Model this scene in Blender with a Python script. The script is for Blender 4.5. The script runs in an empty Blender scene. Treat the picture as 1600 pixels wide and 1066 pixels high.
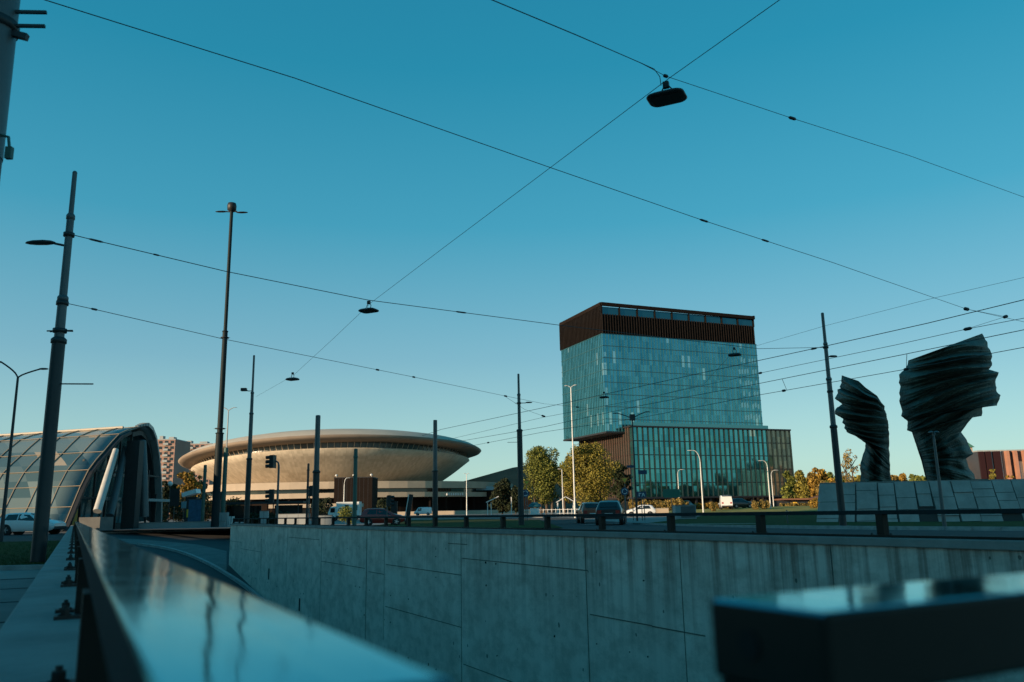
import bpy, math, random
from mathutils import Vector, Matrix
import numpy as np
R = math.radians
rnd = random.Random(7)
scn = bpy.context.scene
COL = scn.collection

# ------------------------------------------------------------------ camera frame
FOC = 1285.0; TH = math.atan(267 / 1285); RO = R(1.09)
Fv = Vector((0, math.cos(TH), math.sin(TH))); U0 = Vector((0, -math.sin(TH), math.cos(TH)))
Rv = Vector((1, 0, 0)) * math.cos(RO) - U0 * math.sin(RO)
Uv = U0 * math.cos(RO) + Vector((1, 0, 0)) * math.sin(RO)
CAM = Vector((0, 0, 1))
def ray(x, y): return Fv + Rv * ((x - 800) / FOC) + Uv * ((533 - y) / FOC)
def PY(x, y, Y):
    d = ray(x, y); return CAM + d * (Y / d.y)
def PZ(x, y, z):
    d = ray(x, y); return CAM + d * ((z - 1) / d.z)
AL = R(27.7)
Lu = Vector((-math.sin(AL), math.cos(AL), 0)); Dr = Vector((math.cos(AL), math.sin(AL), 0))
def LD(L, D, z=0.0): return Lu * L + Dr * D + Vector((0, 0, z))
def toLD(p): return p.x * Lu.x + p.y * Lu.y, p.x * Dr.x + p.y * Dr.y
def smooth(a, b, x):
    t = max(0.0, min(1.0, (x - a) / (b - a))); return t * t * (3 - 2 * t)

# ------------------------------------------------------------------ materials
def mat(name, col, rough=0.6, metal=0.0, spec=0.5, var=0.0, vscale=3.0, bump=0.0, bscale=30.0, emis=None, coat=0.0, alpha=1.0, trans=0.0, ior=1.45, dark=None, stretch=None, bdist=0.02):
    m = bpy.data.materials.new(name); m.use_nodes = True
    nt = m.node_tree; N = nt.nodes; b = N['Principled BSDF']
    b.inputs['Base Color'].default_value = (*col, 1); b.inputs['Roughness'].default_value = rough
    b.inputs['Metallic'].default_value = metal; b.inputs['Specular IOR Level'].default_value = spec
    b.inputs['Coat Weight'].default_value = coat; b.inputs['IOR'].default_value = ior
    b.inputs['Transmission Weight'].default_value = trans
    if emis:
        b.inputs['Emission Color'].default_value = (*emis[0], 1); b.inputs['Emission Strength'].default_value = emis[1]
    tc = N.new('ShaderNodeTexCoord'); mp = N.new('ShaderNodeMapping')
    nt.links.new(tc.outputs['Object'], mp.inputs['Vector'])
    if stretch: mp.inputs['Scale'].default_value = stretch
    if var > 0:
        n = N.new('ShaderNodeTexNoise'); n.inputs['Scale'].default_value = vscale; n.inputs['Detail'].default_value = 6; n.inputs['Roughness'].default_value = .65
        nt.links.new(mp.outputs['Vector'], n.inputs['Vector'])
        r = N.new('ShaderNodeValToRGB'); r.color_ramp.elements[0].position = .3; r.color_ramp.elements[1].position = .7
        d = dark or tuple(c * (1 - var) for c in col)
        r.color_ramp.elements[0].color = (*d, 1); r.color_ramp.elements[1].color = (*[min(1, c * (1 + var * .5)) for c in col], 1)
        nt.links.new(n.outputs['Fac'], r.inputs['Fac']); nt.links.new(r.outputs['Color'], b.inputs['Base Color'])
    if bump > 0:
        n2 = N.new('ShaderNodeTexNoise'); n2.inputs['Scale'].default_value = bscale; n2.inputs['Detail'].default_value = 4
        nt.links.new(mp.outputs['Vector'], n2.inputs['Vector'])
        bp = N.new('ShaderNodeBump'); bp.inputs['Strength'].default_value = bump; bp.inputs['Distance'].default_value = bdist
        nt.links.new(n2.outputs['Fac'], bp.inputs['Height']); nt.links.new(bp.outputs['Normal'], b.inputs['Normal'])
    return m
def nodes_of(m): return m.node_tree.nodes, m.node_tree.links, m.node_tree.nodes['Principled BSDF']
def mathn(N, Lk, op, a, b=None, c=None):
    n = N.new('ShaderNodeMath'); n.operation = op
    for i, v in enumerate((a, b, c)):
        if v is None: continue
        if isinstance(v, (int, float)): n.inputs[i].default_value = v
        else: Lk.new(v, n.inputs[i])
    return n.outputs[0]

M = {}
M['asphalt'] = mat('asphalt', (.032, .032, .033), .9, var=.35, vscale=.6, bump=.06, bscale=60)
M['asphalt_ramp'] = mat('asphalt_ramp', (.042, .042, .044), .8, var=.3, vscale=.5, bump=.06, bscale=50)
M['paving'] = mat('paving', (.15, .148, .14), .85, var=.3, vscale=.8, bump=.05, bscale=40)
M['paving_far'] = mat('paving_far', (.22, .21, .195), .85, var=.3, vscale=.15)
M['grass'] = mat('grass', (.055, .065, .014), .95, spec=.1, var=.5, vscale=1.2, bump=.2, bscale=30, dark=(.03, .036, .01))
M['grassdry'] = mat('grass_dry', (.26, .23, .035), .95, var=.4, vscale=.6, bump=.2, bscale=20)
M['kerb'] = mat('kerb_stone', (.32, .32, .31), .8, var=.3, vscale=3)
M['paint'] = mat('road_paint', (.7, .7, .68), .7, var=.25, vscale=2)
M['concrete'] = mat('concrete_plain', (.27, .265, .25), .8, var=.25, vscale=2, bump=.3, bscale=25)
M['pole'] = mat('pole_grey_paint', (.10, .115, .12), .45, metal=.3, var=.15, vscale=2)
M['pole_dark'] = mat('pole_dark_paint', (.035, .04, .042), .5, metal=.2, var=.2, vscale=2)
M['pole_green'] = mat('pole_green_paint', (.05, .12, .10), .5, var=.2, vscale=2)
M['pole_white'] = mat('pole_galvanised', (.62, .62, .6), .5, metal=.2, var=.15, vscale=1)
M['black'] = mat('black_plastic', (.02, .02, .022), .5)
M['wire'] = mat('wire_dark', (.04, .06, .065), .6)
M['railsteel'] = mat('rail_dark_paint', (.015, .014, .011), .6, spec=.25, metal=.0, var=.3, vscale=6)
M['bolt'] = mat('bolt_steel', (.05, .045, .042), .6, metal=.6, var=.4, vscale=25)
M['lens'] = mat('lamp_lens', (.5, .52, .5), .25)
M['glassdark'] = mat('vehicle_glass', (.015, .02, .022), .05, spec=.8)
M['tyre'] = mat('tyre_rubber', (.02, .02, .02), .85)
M['rim'] = mat('wheel_rim', (.45, .46, .47), .35, metal=.7)
M['whitepaint'] = mat('white_paint', (.75, .75, .73), .35, coat=.3, var=.08, vscale=2)
M['carwhite'] = mat('car_white', (.7, .72, .73), .3, coat=.6)
M['carred'] = mat('car_red', (.3, .025, .02), .3, coat=.6)
M['carorange'] = mat('car_orange', (.32, .07, .03), .35, coat=.5)
M['carblack'] = mat('car_black', (.02, .022, .025), .3, coat=.6)
M['tail'] = mat('tail_lamp', (.35, .02, .015), .3)
M['head'] = mat('head_lamp', (.8, .8, .78), .15)
M['headlit'] = mat('head_lamp_lit', (.9, .85, .7), .2, emis=((1, .85, .6), 14))
M['bluesign'] = mat('sign_blue', (.012, .05, .11), .5)
M['greensign'] = mat('sign_green', (.02, .14, .10), .5)
M['signwhite'] = mat('sign_white', (.75, .75, .75), .5)
M['signorange'] = mat('sign_red_orange', (.95, .25, .04), .5)
M['signyellow'] = mat('sign_yellow', (.7, .45, .05), .5)
M['signback'] = mat('sign_back_grey', (.22, .23, .23), .6)
M['bark'] = mat('bark', (.09, .065, .045), .9, var=.4, vscale=6, bump=.6, bscale=20)
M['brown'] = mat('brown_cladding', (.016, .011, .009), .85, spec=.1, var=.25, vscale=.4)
M['cream'] = mat('cream_render', (.45, .36, .27), .85, var=.12, vscale=.3)
M['bronze'] = mat('bronze_patina', (.085, .115, .095), .6, metal=.4, var=.6, vscale=.5, bump=.7, bscale=7, dark=(.02, .027, .023), bdist=.15)
M['slot'] = mat('dark_recess', (.008, .008, .008), .9)
M['yellow'] = mat('ochre_panel', (.42, .25, .05), .7, var=.2, vscale=1)
M['strut'] = mat('strut_concrete', (.5, .49, .46), .6, var=.15, vscale=2)
M['metalroof'] = mat('metal_roof', (.2, .215, .22), .4, metal=.5, var=.2, vscale=.4)
M['copper'] = mat('green_copper', (.07, .2, .14), .7, var=.2, vscale=1)
M['ltgrey'] = mat('light_grey_panel', (.33, .35, .35), .6, var=.15, vscale=.5)
M['brownroof'] = mat('rusty_roof', (.2, .09, .05), .8, var=.3, vscale=.5)

def leafmat(name, c1, c2):
    m = bpy.data.materials.new(name); m.use_nodes = True
    N, Lk, b = nodes_of(m)
    g = N.new('ShaderNodeNewGeometry'); r = N.new('ShaderNodeValToRGB')
    r.color_ramp.elements[0].color = (*c1, 1); r.color_ramp.elements[1].color = (*c2, 1)
    Lk.new(g.outputs['Random Per Island'], r.inputs['Fac']); Lk.new(r.outputs['Color'], b.inputs['Base Color'])
    b.inputs['Roughness'].default_value = .75; b.inputs['Specular IOR Level'].default_value = .2
    return m
M['leafgreen'] = leafmat('leaf_green', (.035, .05, .012), (.24, .25, .05))
M['leafyellow'] = leafmat('leaf_autumn', (.05, .05, .012), (.30, .25, .045))
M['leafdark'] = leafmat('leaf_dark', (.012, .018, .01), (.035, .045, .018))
M['leaforange'] = leafmat('leaf_orange', (.08, .05, .012), (.40, .24, .04))
M['leafhedge'] = leafmat('leaf_hedge', (.06, .045, .012), (.36, .25, .07))

# polished rail top
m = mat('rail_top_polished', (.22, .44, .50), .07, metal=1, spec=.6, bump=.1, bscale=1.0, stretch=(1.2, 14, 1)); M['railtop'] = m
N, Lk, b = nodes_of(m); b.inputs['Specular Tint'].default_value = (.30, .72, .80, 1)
tc = N.new('ShaderNodeTexCoord'); n = N.new('ShaderNodeTexNoise'); n.inputs['Scale'].default_value = 9; n.inputs['Detail'].default_value = 5
Lk.new(tc.outputs['Object'], n.inputs['Vector'])
mr = N.new('ShaderNodeMapRange'); mr.inputs['To Min'].default_value = .04; mr.inputs['To Max'].default_value = .16
Lk.new(n.outputs['Fac'], mr.inputs['Value']); Lk.new(mr.outputs[0], b.inputs['Roughness'])
M['railside'] = mat('rail_side_satin', (.02, .032, .036), .8, spec=.1, metal=.0, var=.25, vscale=8)

# board-marked wall concrete: object x = along wall, z = up
def wallmat():
    m = bpy.data.materials.new('wall_concrete'); m.use_nodes = True
    N, Lk, b = nodes_of(m); b.inputs['Roughness'].default_value = .85; b.inputs['Specular IOR Level'].default_value = .25
    tc = N.new('ShaderNodeTexCoord')
    def noise(scale, st, det=5, ro=.6):
        mp = N.new('ShaderNodeMapping'); mp.inputs['Scale'].default_value = st; Lk.new(tc.outputs['Object'], mp.inputs['Vector'])
        n = N.new('ShaderNodeTexNoise'); n.inputs['Scale'].default_value = scale; n.inputs['Detail'].default_value = det; n.inputs['Roughness'].default_value = ro
        Lk.new(mp.outputs['Vector'], n.inputs['Vector']); return n.outputs['Fac']
    def ramp(f, p0, p1, c0, c1):
        r = N.new('ShaderNodeValToRGB'); r.color_ramp.elements[0].position = p0; r.color_ramp.elements[1].position = p1
        r.color_ramp.elements[0].color = (*c0, 1); r.color_ramp.elements[1].color = (*c1, 1); Lk.new(f, r.inputs['Fac']); return r.outputs['Color']
    def mul(a, c, fac=1.0):
        x = N.new('ShaderNodeMixRGB'); x.blend_type = 'MULTIPLY'
        if isinstance(fac, float): x.inputs[0].default_value = fac
        else: Lk.new(fac, x.inputs[0])
        Lk.new(a, x.inputs[1]); Lk.new(c, x.inputs[2]); return x.outputs[0]
    base = ramp(noise(.5, (1, 1, 1)), .3, .72, (.60, .52, .45), (.80, .70, .61))
    boards = ramp(noise(3.0, (3.0, 1, .2), 3), .35, .65, (.965, .965, .965), (1.015, 1.015, 1.015))
    c = mul(base, boards)
    # vertical runs of dirt below the coping, fading out down the wall
    sep = N.new('ShaderNodeSeparateXYZ'); Lk.new(tc.outputs['Object'], sep.inputs[0])
    mrz = N.new('ShaderNodeMapRange'); mrz.inputs['From Min'].default_value = -2.6; mrz.inputs['From Max'].default_value = .3
    Lk.new(sep.outputs['Z'], mrz.inputs['Value'])
    zz = mathn(N, Lk, 'POWER', mrz.outputs[0], 1.6)
    st = noise(1.0, (3.2, 1, .10), 6, .7)
    thr = mathn(N, Lk, 'MULTIPLY', mathn(N, Lk, 'GREATER_THAN', st, .0), st)
    run = N.new('ShaderNodeMapRange'); run.inputs['From Min'].default_value = .46; run.inputs['From Max'].default_value = .60
    Lk.new(thr, run.inputs['Value'])
    mrx = N.new('ShaderNodeMapRange'); mrx.inputs['From Min'].default_value = 34; mrx.inputs['From Max'].default_value = 12; mrx.inputs['To Min'].default_value = .22
    Lk.new(sep.outputs['X'], mrx.inputs['Value'])
    fac = mathn(N, Lk, 'MULTIPLY', mathn(N, Lk, 'MULTIPLY', run.outputs[0], zz), mrx.outputs[0])
    x = N.new('ShaderNodeMixRGB'); Lk.new(mathn(N, Lk, 'MULTIPLY', fac, .7), x.inputs[0]); Lk.new(c, x.inputs[1]); x.inputs[2].default_value = (.17, .10, .075, 1); c = x.outputs[0]
    # pores and blotches
    v = N.new('ShaderNodeTexVoronoi'); v.inputs['Scale'].default_value = 2.6; v.inputs['Randomness'].default_value = 1
    mpv = N.new('ShaderNodeMapping'); mpv.inputs['Scale'].default_value = (1, 1, .75); Lk.new(tc.outputs['Object'], mpv.inputs['Vector']); Lk.new(mpv.outputs[0], v.inputs['Vector'])
    sz = noise(2.3, (1, 1, 1), 2)
    pore = mathn(N, Lk, 'LESS_THAN', v.outputs['Distance'], mathn(N, Lk, 'MULTIPLY', mathn(N, Lk, 'SUBTRACT', sz, .44), .55))
    x = N.new('ShaderNodeMixRGB'); Lk.new(mathn(N, Lk, 'MULTIPLY', pore, .75), x.inputs[0]); Lk.new(c, x.inputs[1]); x.inputs[2].default_value = (.09, .08, .07, 1); c = x.outputs[0]
    bl = ramp(noise(1.3, (1, 1, 1.6), 8, .75), .38, .56, (.66, .64, .62), (1, 1, 1)); c = mul(c, bl, .8)
    Lk.new(c, b.inputs['Base Color'])
    bp = N.new('ShaderNodeBump'); bp.inputs['Strength'].default_value = .5; bp.inputs['Distance'].default_value = .02
    Lk.new(noise(5, (2, 1, .4), 6), bp.inputs['Height']); Lk.new(bp.outputs['Normal'], b.inputs['Normal'])
    return m
M['wall'] = wallmat()

# curtain-wall glass: panes vary; object x+y = along facade, z = height
def facademat(name, c_dark, c_light, px, pz, rough=.06, metal=.85, warm=None, wprob=.04):
    m = bpy.data.materials.new(name); m.use_nodes = True
    N, Lk, b = nodes_of(m)
    tc = N.new('ShaderNodeTexCoord'); sep = N.new('ShaderNodeSeparateXYZ'); Lk.new(tc.outputs['Object'], sep.inputs[0])
    u = mathn(N, Lk, 'FLOOR', mathn(N, Lk, 'DIVIDE', mathn(N, Lk, 'ADD', sep.outputs['X'], sep.outputs['Y']), px))
    w = mathn(N, Lk, 'FLOOR', mathn(N, Lk, 'DIVIDE', sep.outputs['Z'], pz))
    cb = N.new('ShaderNodeCombineXYZ'); Lk.new(u, cb.inputs[0]); Lk.new(w, cb.inputs[1])
    wn = N.new('ShaderNodeTexWhiteNoise'); Lk.new(cb.outputs[0], wn.inputs['Vector'])
    r = N.new('ShaderNodeValToRGB'); r.color_ramp.elements[0].color = (*c_dark, 1); r.color_ramp.elements[1].color = (*c_light, 1)
    Lk.new(wn.outputs['Value'], r.inputs['Fac']); c = r.outputs['Color']
    if warm:
        x = N.new('ShaderNodeMixRGB'); Lk.new(mathn(N, Lk, 'GREATER_THAN', wn.outputs['Value'], 1 - wprob), x.inputs[0]); Lk.new(c, x.inputs[1]); x.inputs[2].default_value = (*warm, 1); c = x.outputs[0]
    Lk.new(c, b.inputs['Base Color']); b.inputs['Roughness'].default_value = rough; b.inputs['Metallic'].default_value = metal
    b.inputs['Specular IOR Level'].default_value = .8
    # slight per-pane tilt so that reflections break up
    vm = N.new('ShaderNodeVectorMath'); vm.operation = 'SUBTRACT'; Lk.new(wn.outputs['Color'], vm.inputs[0]); vm.inputs[1].default_value = (.5, .5, .5)
    vs = N.new('ShaderNodeVectorMath'); vs.operation = 'SCALE'; Lk.new(vm.outputs[0], vs.inputs[0]); vs.inputs['Scale'].default_value = .035
    g = N.new('ShaderNodeNewGeometry'); va = N.new('ShaderNodeVectorMath'); Lk.new(g.outputs['Normal'], va.inputs[0]); Lk.new(vs.outputs[0], va.inputs[1])
    nn = N.new('ShaderNodeVectorMath'); nn.operation = 'NORMALIZE'; Lk.new(va.outputs[0], nn.inputs[0]); Lk.new(nn.outputs[0], b.inputs['Normal'])
    return m
M['towerglass'] = facademat('tower_glass', (.05, .25, .30), (.11, .37, .43), 1.1, 3.8, warm=(.42, .6, .6), wprob=.02)
M['lowglass'] = facademat('low_glass', (.05, .25, .27), (.11, .38, .40), 2.1, 3.9, warm=(.55, .55, .45), wprob=.03)
M['aptwall'] = facademat('flat_facade', (.2, .12, .09), (.42, .29, .21), 3.0, 2.8, rough=.8, metal=0)

# ------------------------------------------------------------------ mesh builder
class MB:
    def __init__(s): s.v = []; s.f = []; s.mi = []; s.cur = 0; s.sm = []
    def add(s, vs, fs, smooth=False):
        o = len(s.v); s.v += [tuple(v) for v in vs]
        for f in fs: s.f.append(tuple(o + i for i in f)); s.mi.append(s.cur); s.sm.append(smooth)
    def box(s, x0, x1, y0, y1, z0, z1, X=None):
        vs = [Vector((x, y, z)) for z in (z0, z1) for y in (y0, y1) for x in (x0, x1)]
        if X is not None: vs = [X @ v for v in vs]
        s.add(vs, [(0, 2, 3, 1), (4, 5, 7, 6), (0, 1, 5, 4), (2, 6, 7, 3), (0, 4, 6, 2), (1, 3, 7, 5)])
        return s
    def bar(s, a, b, w, h=None, up=Vector((0, 0, 1))):
        a = Vector(a); b = Vector(b); h = h or w; d = (b - a).normalized()
        if abs(d.dot(up)) > .98: up = Vector((0, 1, 0))
        x = d.cross(up).normalized() * (w / 2); y = x.cross(d).normalized() * (h / 2)
        vs = [p + i * x + j * y for p in (a, b) for i, j in ((-1, -1), (1, -1), (1, 1), (-1, 1))]
        s.add(vs, [(3, 2, 1, 0), (4, 5, 6, 7), (0, 1, 5, 4), (1, 2, 6, 5), (2, 3, 7, 6), (3, 0, 4, 7)]); return s
    def tube(s, pts, r, n=8, caps=True):
        pts = [Vector(p) for p in pts]; k = len(pts)
        rs = r if isinstance(r, (list, tuple)) else [r] * k
        d0 = (pts[1] - pts[0]).normalized(); ref = Vector((0, 0, 1)) if abs(d0.z) < .9 else Vector((1, 0, 0))
        vs = []
        for i, p in enumerate(pts):
            d = (pts[min(i + 1, k - 1)] - pts[max(i - 1, 0)])
            d = d.normalized() if d.length > 1e-9 else d0
            x = d.cross(ref).normalized(); y = d.cross(x).normalized()
            for j in range(n):
                a = 2 * math.pi * j / n; vs.append(p + (x * math.cos(a) + y * math.sin(a)) * rs[i])
        fs = [(i * n + j, i * n + (j + 1) % n, (i + 1) * n + (j + 1) % n, (i + 1) * n + j) for i in range(k - 1) for j in range(n)]
        s.add(vs, fs, True)
        if caps: s.add([vs[j] for j in range(n)], [tuple(range(n))]); s.add([vs[(k - 1) * n + j] for j in range(n)], [tuple(range(n - 1, -1, -1))])
        return s
    def lathe(s, prof, c=(0, 0, 0), n=24, sx=1, sy=1, smooth=True, warp=None, capt=False):
        vs = []
        for r_, z in prof:
            for j in range(n):
                a = 2 * math.pi * j / n; p = Vector((c[0] + r_ * sx * math.cos(a), c[1] + r_ * sy * math.sin(a), c[2] + z))
                vs.append(warp(p) if warp else p)
        fs = [(i * n + j, i * n + (j + 1) % n, (i + 1) * n + (j + 1) % n, (i + 1) * n + j) for i in range(len(prof) - 1) for j in range(n)]
        s.add(vs, fs, smooth); return s
    def poly(s, pts, z0, z1):
        n = len(pts); vs = [(p[0], p[1], z0) for p in pts] + [(p[0], p[1], z1) for p in pts]
        s.add(vs, [tuple(range(n - 1, -1, -1)), tuple(range(n, 2 * n))] + [(i, (i + 1) % n, n + (i + 1) % n, n + i) for i in range(n)]); return s
    def cyl(s, a, b, r, n=16): return s.tube([a, b], r, n)
    def build(s, name, mats, parent=None, loc=None, rz=None, fix=True):
        me = bpy.data.meshes.new(name); me.from_pydata(s.v, [], s.f)
        if not isinstance(mats, (list, tuple)): mats = [mats]
        for m_ in mats: me.materials.append(m_)
        for p, i, q in zip(me.polygons, s.mi, s.sm): p.material_index = i; p.use_smooth = q
        if fix and len(s.f) < 60000:
            import bmesh
            bm = bmesh.new(); bm.from_mesh(me); bmesh.ops.recalc_face_normals(bm, faces=bm.faces); bm.to_mesh(me); bm.free()
        me.update()
        o = bpy.data.objects.new(name, me); COL.objects.link(o)
        if parent: o.parent = parent
        if loc is not None: o.location = loc
        if rz is not None: o.rotation_euler = (0, 0, rz)
        return o
def tag(o, label=None, cat=None, group=None, kind=None):
    if label: o['label'] = label
    if cat: o['category'] = cat
    if group: o['group'] = group
    if kind: o['kind'] = kind
    return o
def thing(name, label, cat, loc=(0, 0, 0), rz=0, group=None):
    o = bpy.data.objects.new(name, None); o.empty_display_size = .3; COL.objects.link(o); o.location = loc; o.rotation_euler = (0, 0, rz)
    return tag(o, label, cat, group)
def bevel(o, w, seg=2):
    md = o.modifiers.new('bevel', 'BEVEL'); md.width = w; md.segments = seg; md.limit_method = 'ANGLE'; md.angle_limit = R(40); return o

# ------------------------------------------------------------------ terrain
def zr(L):
    P = [(-5, -6.4), (1, -6.4), (15, -6.2), (34, -5.2), (48, -3.96), (63.7, -2.35), (74, -1.2), (81, -.5), (85, -.03), (400, -.03)]
    for (a, za), (b, zb) in zip(P, P[1:]):
        if L <= b: return za + (zb - za) * ((L - a) / (b - a))
    return 0
def zrs(L): return (zr(L - 2.5) + zr(L) + zr(L + 2.5) + zr(L - 1.2) + zr(L + 1.2)) / 5
def terr(x, y):
    h = .55 * smooth(95, 190, y) - .62 * math.exp(-(((x - 42) / 16) ** 2 + ((y - 66) / 15) ** 2))
    h += .75 * math.exp(-(((x - 48) / 30) ** 2 + ((y - 142) / 20) ** 2))
    return h
def ramp_z(L, D):
    return zrs(L)
def surf_hit(x, y):
    d = ray(x, y); t = 1.0
    while t < 400:
        p = CAM + d * t; L, D = toLD(p)
        if p.z < ramp_z(L, D): return p
        t += .1
    return p
Ls = [-1500, -500, -150, -60, -30, -12, -5, 1.0] + [1 + (63.7 - 1) * i / 14 for i in range(1, 15)] + [63.7 + (90 - 63.7) * i / 8 for i in range(1, 9)] + [95, 100, 108, 116, 125, 135, 145, 155, 165, 180, 200, 230, 280, 400, 700, 1500, 4000]
Ds = [-3000, -1200, -500, -200, -120, -80, -60, -45, -35, -28, -20, -14, -9, -5, -2.5, -.3, .22, 2, 6, 10.3, 15.1, 18, 22, 28, 33, 38, 43, 48, 54, 60, 68, 76, 85, 95, 110, 130, 160, 220, 400, 1000, 3000]
def grid_mesh(name, m, inside, zf):
    mb = MB(); idx = {}
    for i in range(len(Ls) - 1):
        for j in range(len(Ds) - 1):
            lc = (Ls[i] + Ls[i + 1]) / 2; dc = (Ds[j] + Ds[j + 1]) / 2
            if not inside(lc, dc): continue
            q = []
            for a, b_ in ((i, j), (i, j + 1), (i + 1, j + 1), (i + 1, j)):
                if (a, b_) not in idx:
                    p = LD(Ls[a], Ds[b_]); p.z = zf(Ls[a], Ds[b_], p); idx[(a, b_)] = len(mb.v); mb.v.append(tuple(p))
                q.append(idx[(a, b_)])
            mb.f.append(tuple(q)); mb.mi.append(0); mb.sm.append(True)
    return mb.build(name, m)
def inramp(l, d): return (1 < l < 63.7 and .22 < d < 10.3) or (63.7 < l < 90 and .22 < d < 15.1)
tag(grid_mesh('ground', M['paving_far'], lambda l, d: not inramp(l, d), lambda l, d, p: terr(p.x, p.y)), kind='structure')
# finer ramp surface
mb = MB()
nl = 90
for (d0, d1, l0, l1) in ((.2, 10.4, -3, 63.7), (.2, 15.15, 63.7, 90)):
    n1 = 80; n2 = 14
    vs = [LD(l0 + (l1 - l0) * i / n1, d0 + (d1 - d0) * j / n2, ramp_z(l0 + (l1 - l0) * i / n1 + (1e-4 if l0 > 50 else -1e-4), d0 + (d1 - d0) * j / n2)) for i in range(n1 + 1) for j in range(n2 + 1)]
    mb.add(vs, [(i * (n2 + 1) + j, i * (n2 + 1) + j + 1, (i + 1) * (n2 + 1) + j + 1, (i + 1) * (n2 + 1) + j) for i in range(n1) for j in range(n2)], True)
tag(mb.build('ramp_road', M['asphalt_ramp']), kind='structure')

def strip(name, pts, w, m, dz=.02, zf=None, kind='structure'):
    """sheet following a centre line (XY), width w"""
    mb = MB(); P = []
    for a, b in zip(pts, pts[1:]):
        a = Vector((a[0], a[1], 0)); b = Vector((b[0], b[1], 0)); k = max(1, int((b - a).length / 2.5))
        P += [a + (b - a) * i / k for i in range(k)]
    P.append(Vector((pts[-1][0], pts[-1][1], 0)))
    for _ in range(3): P = [P[0]] + [(P[i - 1] + P[i] * 2 + P[i + 1]) / 4 for i in range(1, len(P) - 1)] + [P[-1]]
    vs = []; nw = max(1, int(w / 2.5))
    for i, p in enumerate(P):
        d = (P[min(i + 1, len(P) - 1)] - P[max(i - 1, 0)]).normalized(); x = Vector((d.y, -d.x, 0))
        for j in range(nw + 1):
            q = p + x * w * (j / nw - .5); q.z = (zf or terr)(q.x, q.y) + dz; vs.append(q)
    mb.add(vs, [(i * (nw + 1) + j, i * (nw + 1) + j + 1, (i + 1) * (nw + 1) + j + 1, (i + 1) * (nw + 1) + j) for i in range(len(P) - 1) for j in range(nw)], True)
    return tag(mb.build(name, m), kind=kind)
def patch(name, quad, m, dz=.012, n=16, kind='structure', zf=None):
    mb = MB(); a, b, c, d = [Vector((*q, 0)) for q in quad]; vs = []
    for i in range(n + 1):
        for j in range(n + 1):
            u = i / n; v = j / n; p = (a * (1 - u) + b * u) * (1 - v) + (d * (1 - u) + c * u) * v; p.z = (zf or terr)(p.x, p.y) + dz; vs.append(p)
    mb.add(vs, [(i * (n + 1) + j, i * (n + 1) + j + 1, (i + 1) * (n + 1) + j + 1, (i + 1) * (n + 1) + j) for i in range(n) for j in range(n)], True)
    return tag(mb.build(name, m), kind=kind)
def ld2(L, D): p = LD(L, D); return (p.x, p.y)
# left side: pavement, verge with the tram pole, cross street
pv = patch('pavement', [ld2(-6, -14), ld2(-6, -.32), ld2(17.6, -.32), ld2(15, -14)], M['paving'], .012)
mb = MB()
for k in range(9): a_ = LD(-2 + 2.4 * k, -.34, .016); b_ = LD(-2 + 2.4 * k, -12, .016); mb.bar(a_, b_, .02, .006)
for D_ in (-1.6, -3.2, -4.8, -6.4): mb.bar(LD(-5, D_, .016), LD(16, D_, .016), .02, .006)
tag(mb.build('pavement_joints', M['asphalt']), kind='structure')
g1 = [tuple(PZ(-60, 893, 0).xy), tuple(PZ(70, 890, 0).xy), tuple(PZ(108, 846, 0).xy), tuple(PZ(-60, 850, 0).xy)]
patch('grass_verge', g1, M['grass'], .05)
patch('road', [tuple(PZ(-400, 850, 0).xy), ld2(38, -.4), ld2(80, -.4), tuple(PZ(-400, 832, 0).xy)], M['asphalt'], .016)
# roundabout lane beyond the far wall
strip('roundabout_road', [PZ(1900, 840, 0).xy, PZ(1450, 837, 0).xy, PZ(1100, 831, 0).xy, PZ(960, 825, 0).xy, PZ(880, 816, 0).xy, PZ(845, 811, 0).xy, (-12, 130), (-60, 150)], 8, M['asphalt'], .03)
strip('side_road', [(-70, 82), (-30, 78), (-8, 76), (6, 66)], 7.5, M['asphalt'], .045)
strip('far_road', [(-90, 178), (0, 176), (60, 172), (140, 150)], 9, M['asphalt'], .03)
patch('grass_strip', [ld2(5, 10.75), ld2(60, 10.75), ld2(62, 17), ld2(5, 17)], M['grass'], .02)
patch('grass_island', [tuple(PZ(985, 821, 0).xy), tuple(PZ(1600, 829, 0).xy), (110, 100), (24, 108)], M['grass'], .02)
patch('grass_median', [tuple(PZ(560, 826, 0).xy), tuple(PZ(880, 827, 0).xy), tuple(PZ(842, 813, 0).xy), tuple(PZ(650, 813, 0).xy)], M['grass'], .07)
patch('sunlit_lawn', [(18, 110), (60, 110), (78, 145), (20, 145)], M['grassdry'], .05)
patch('grass_left_strip', [ld2(84, .5), ld2(89.5, .5), ld2(89.5, 15), ld2(84, 15)], M['grass'], .02, zf=lambda x, y: ramp_z(*toLD(Vector((x, y, 0)))))
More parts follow.
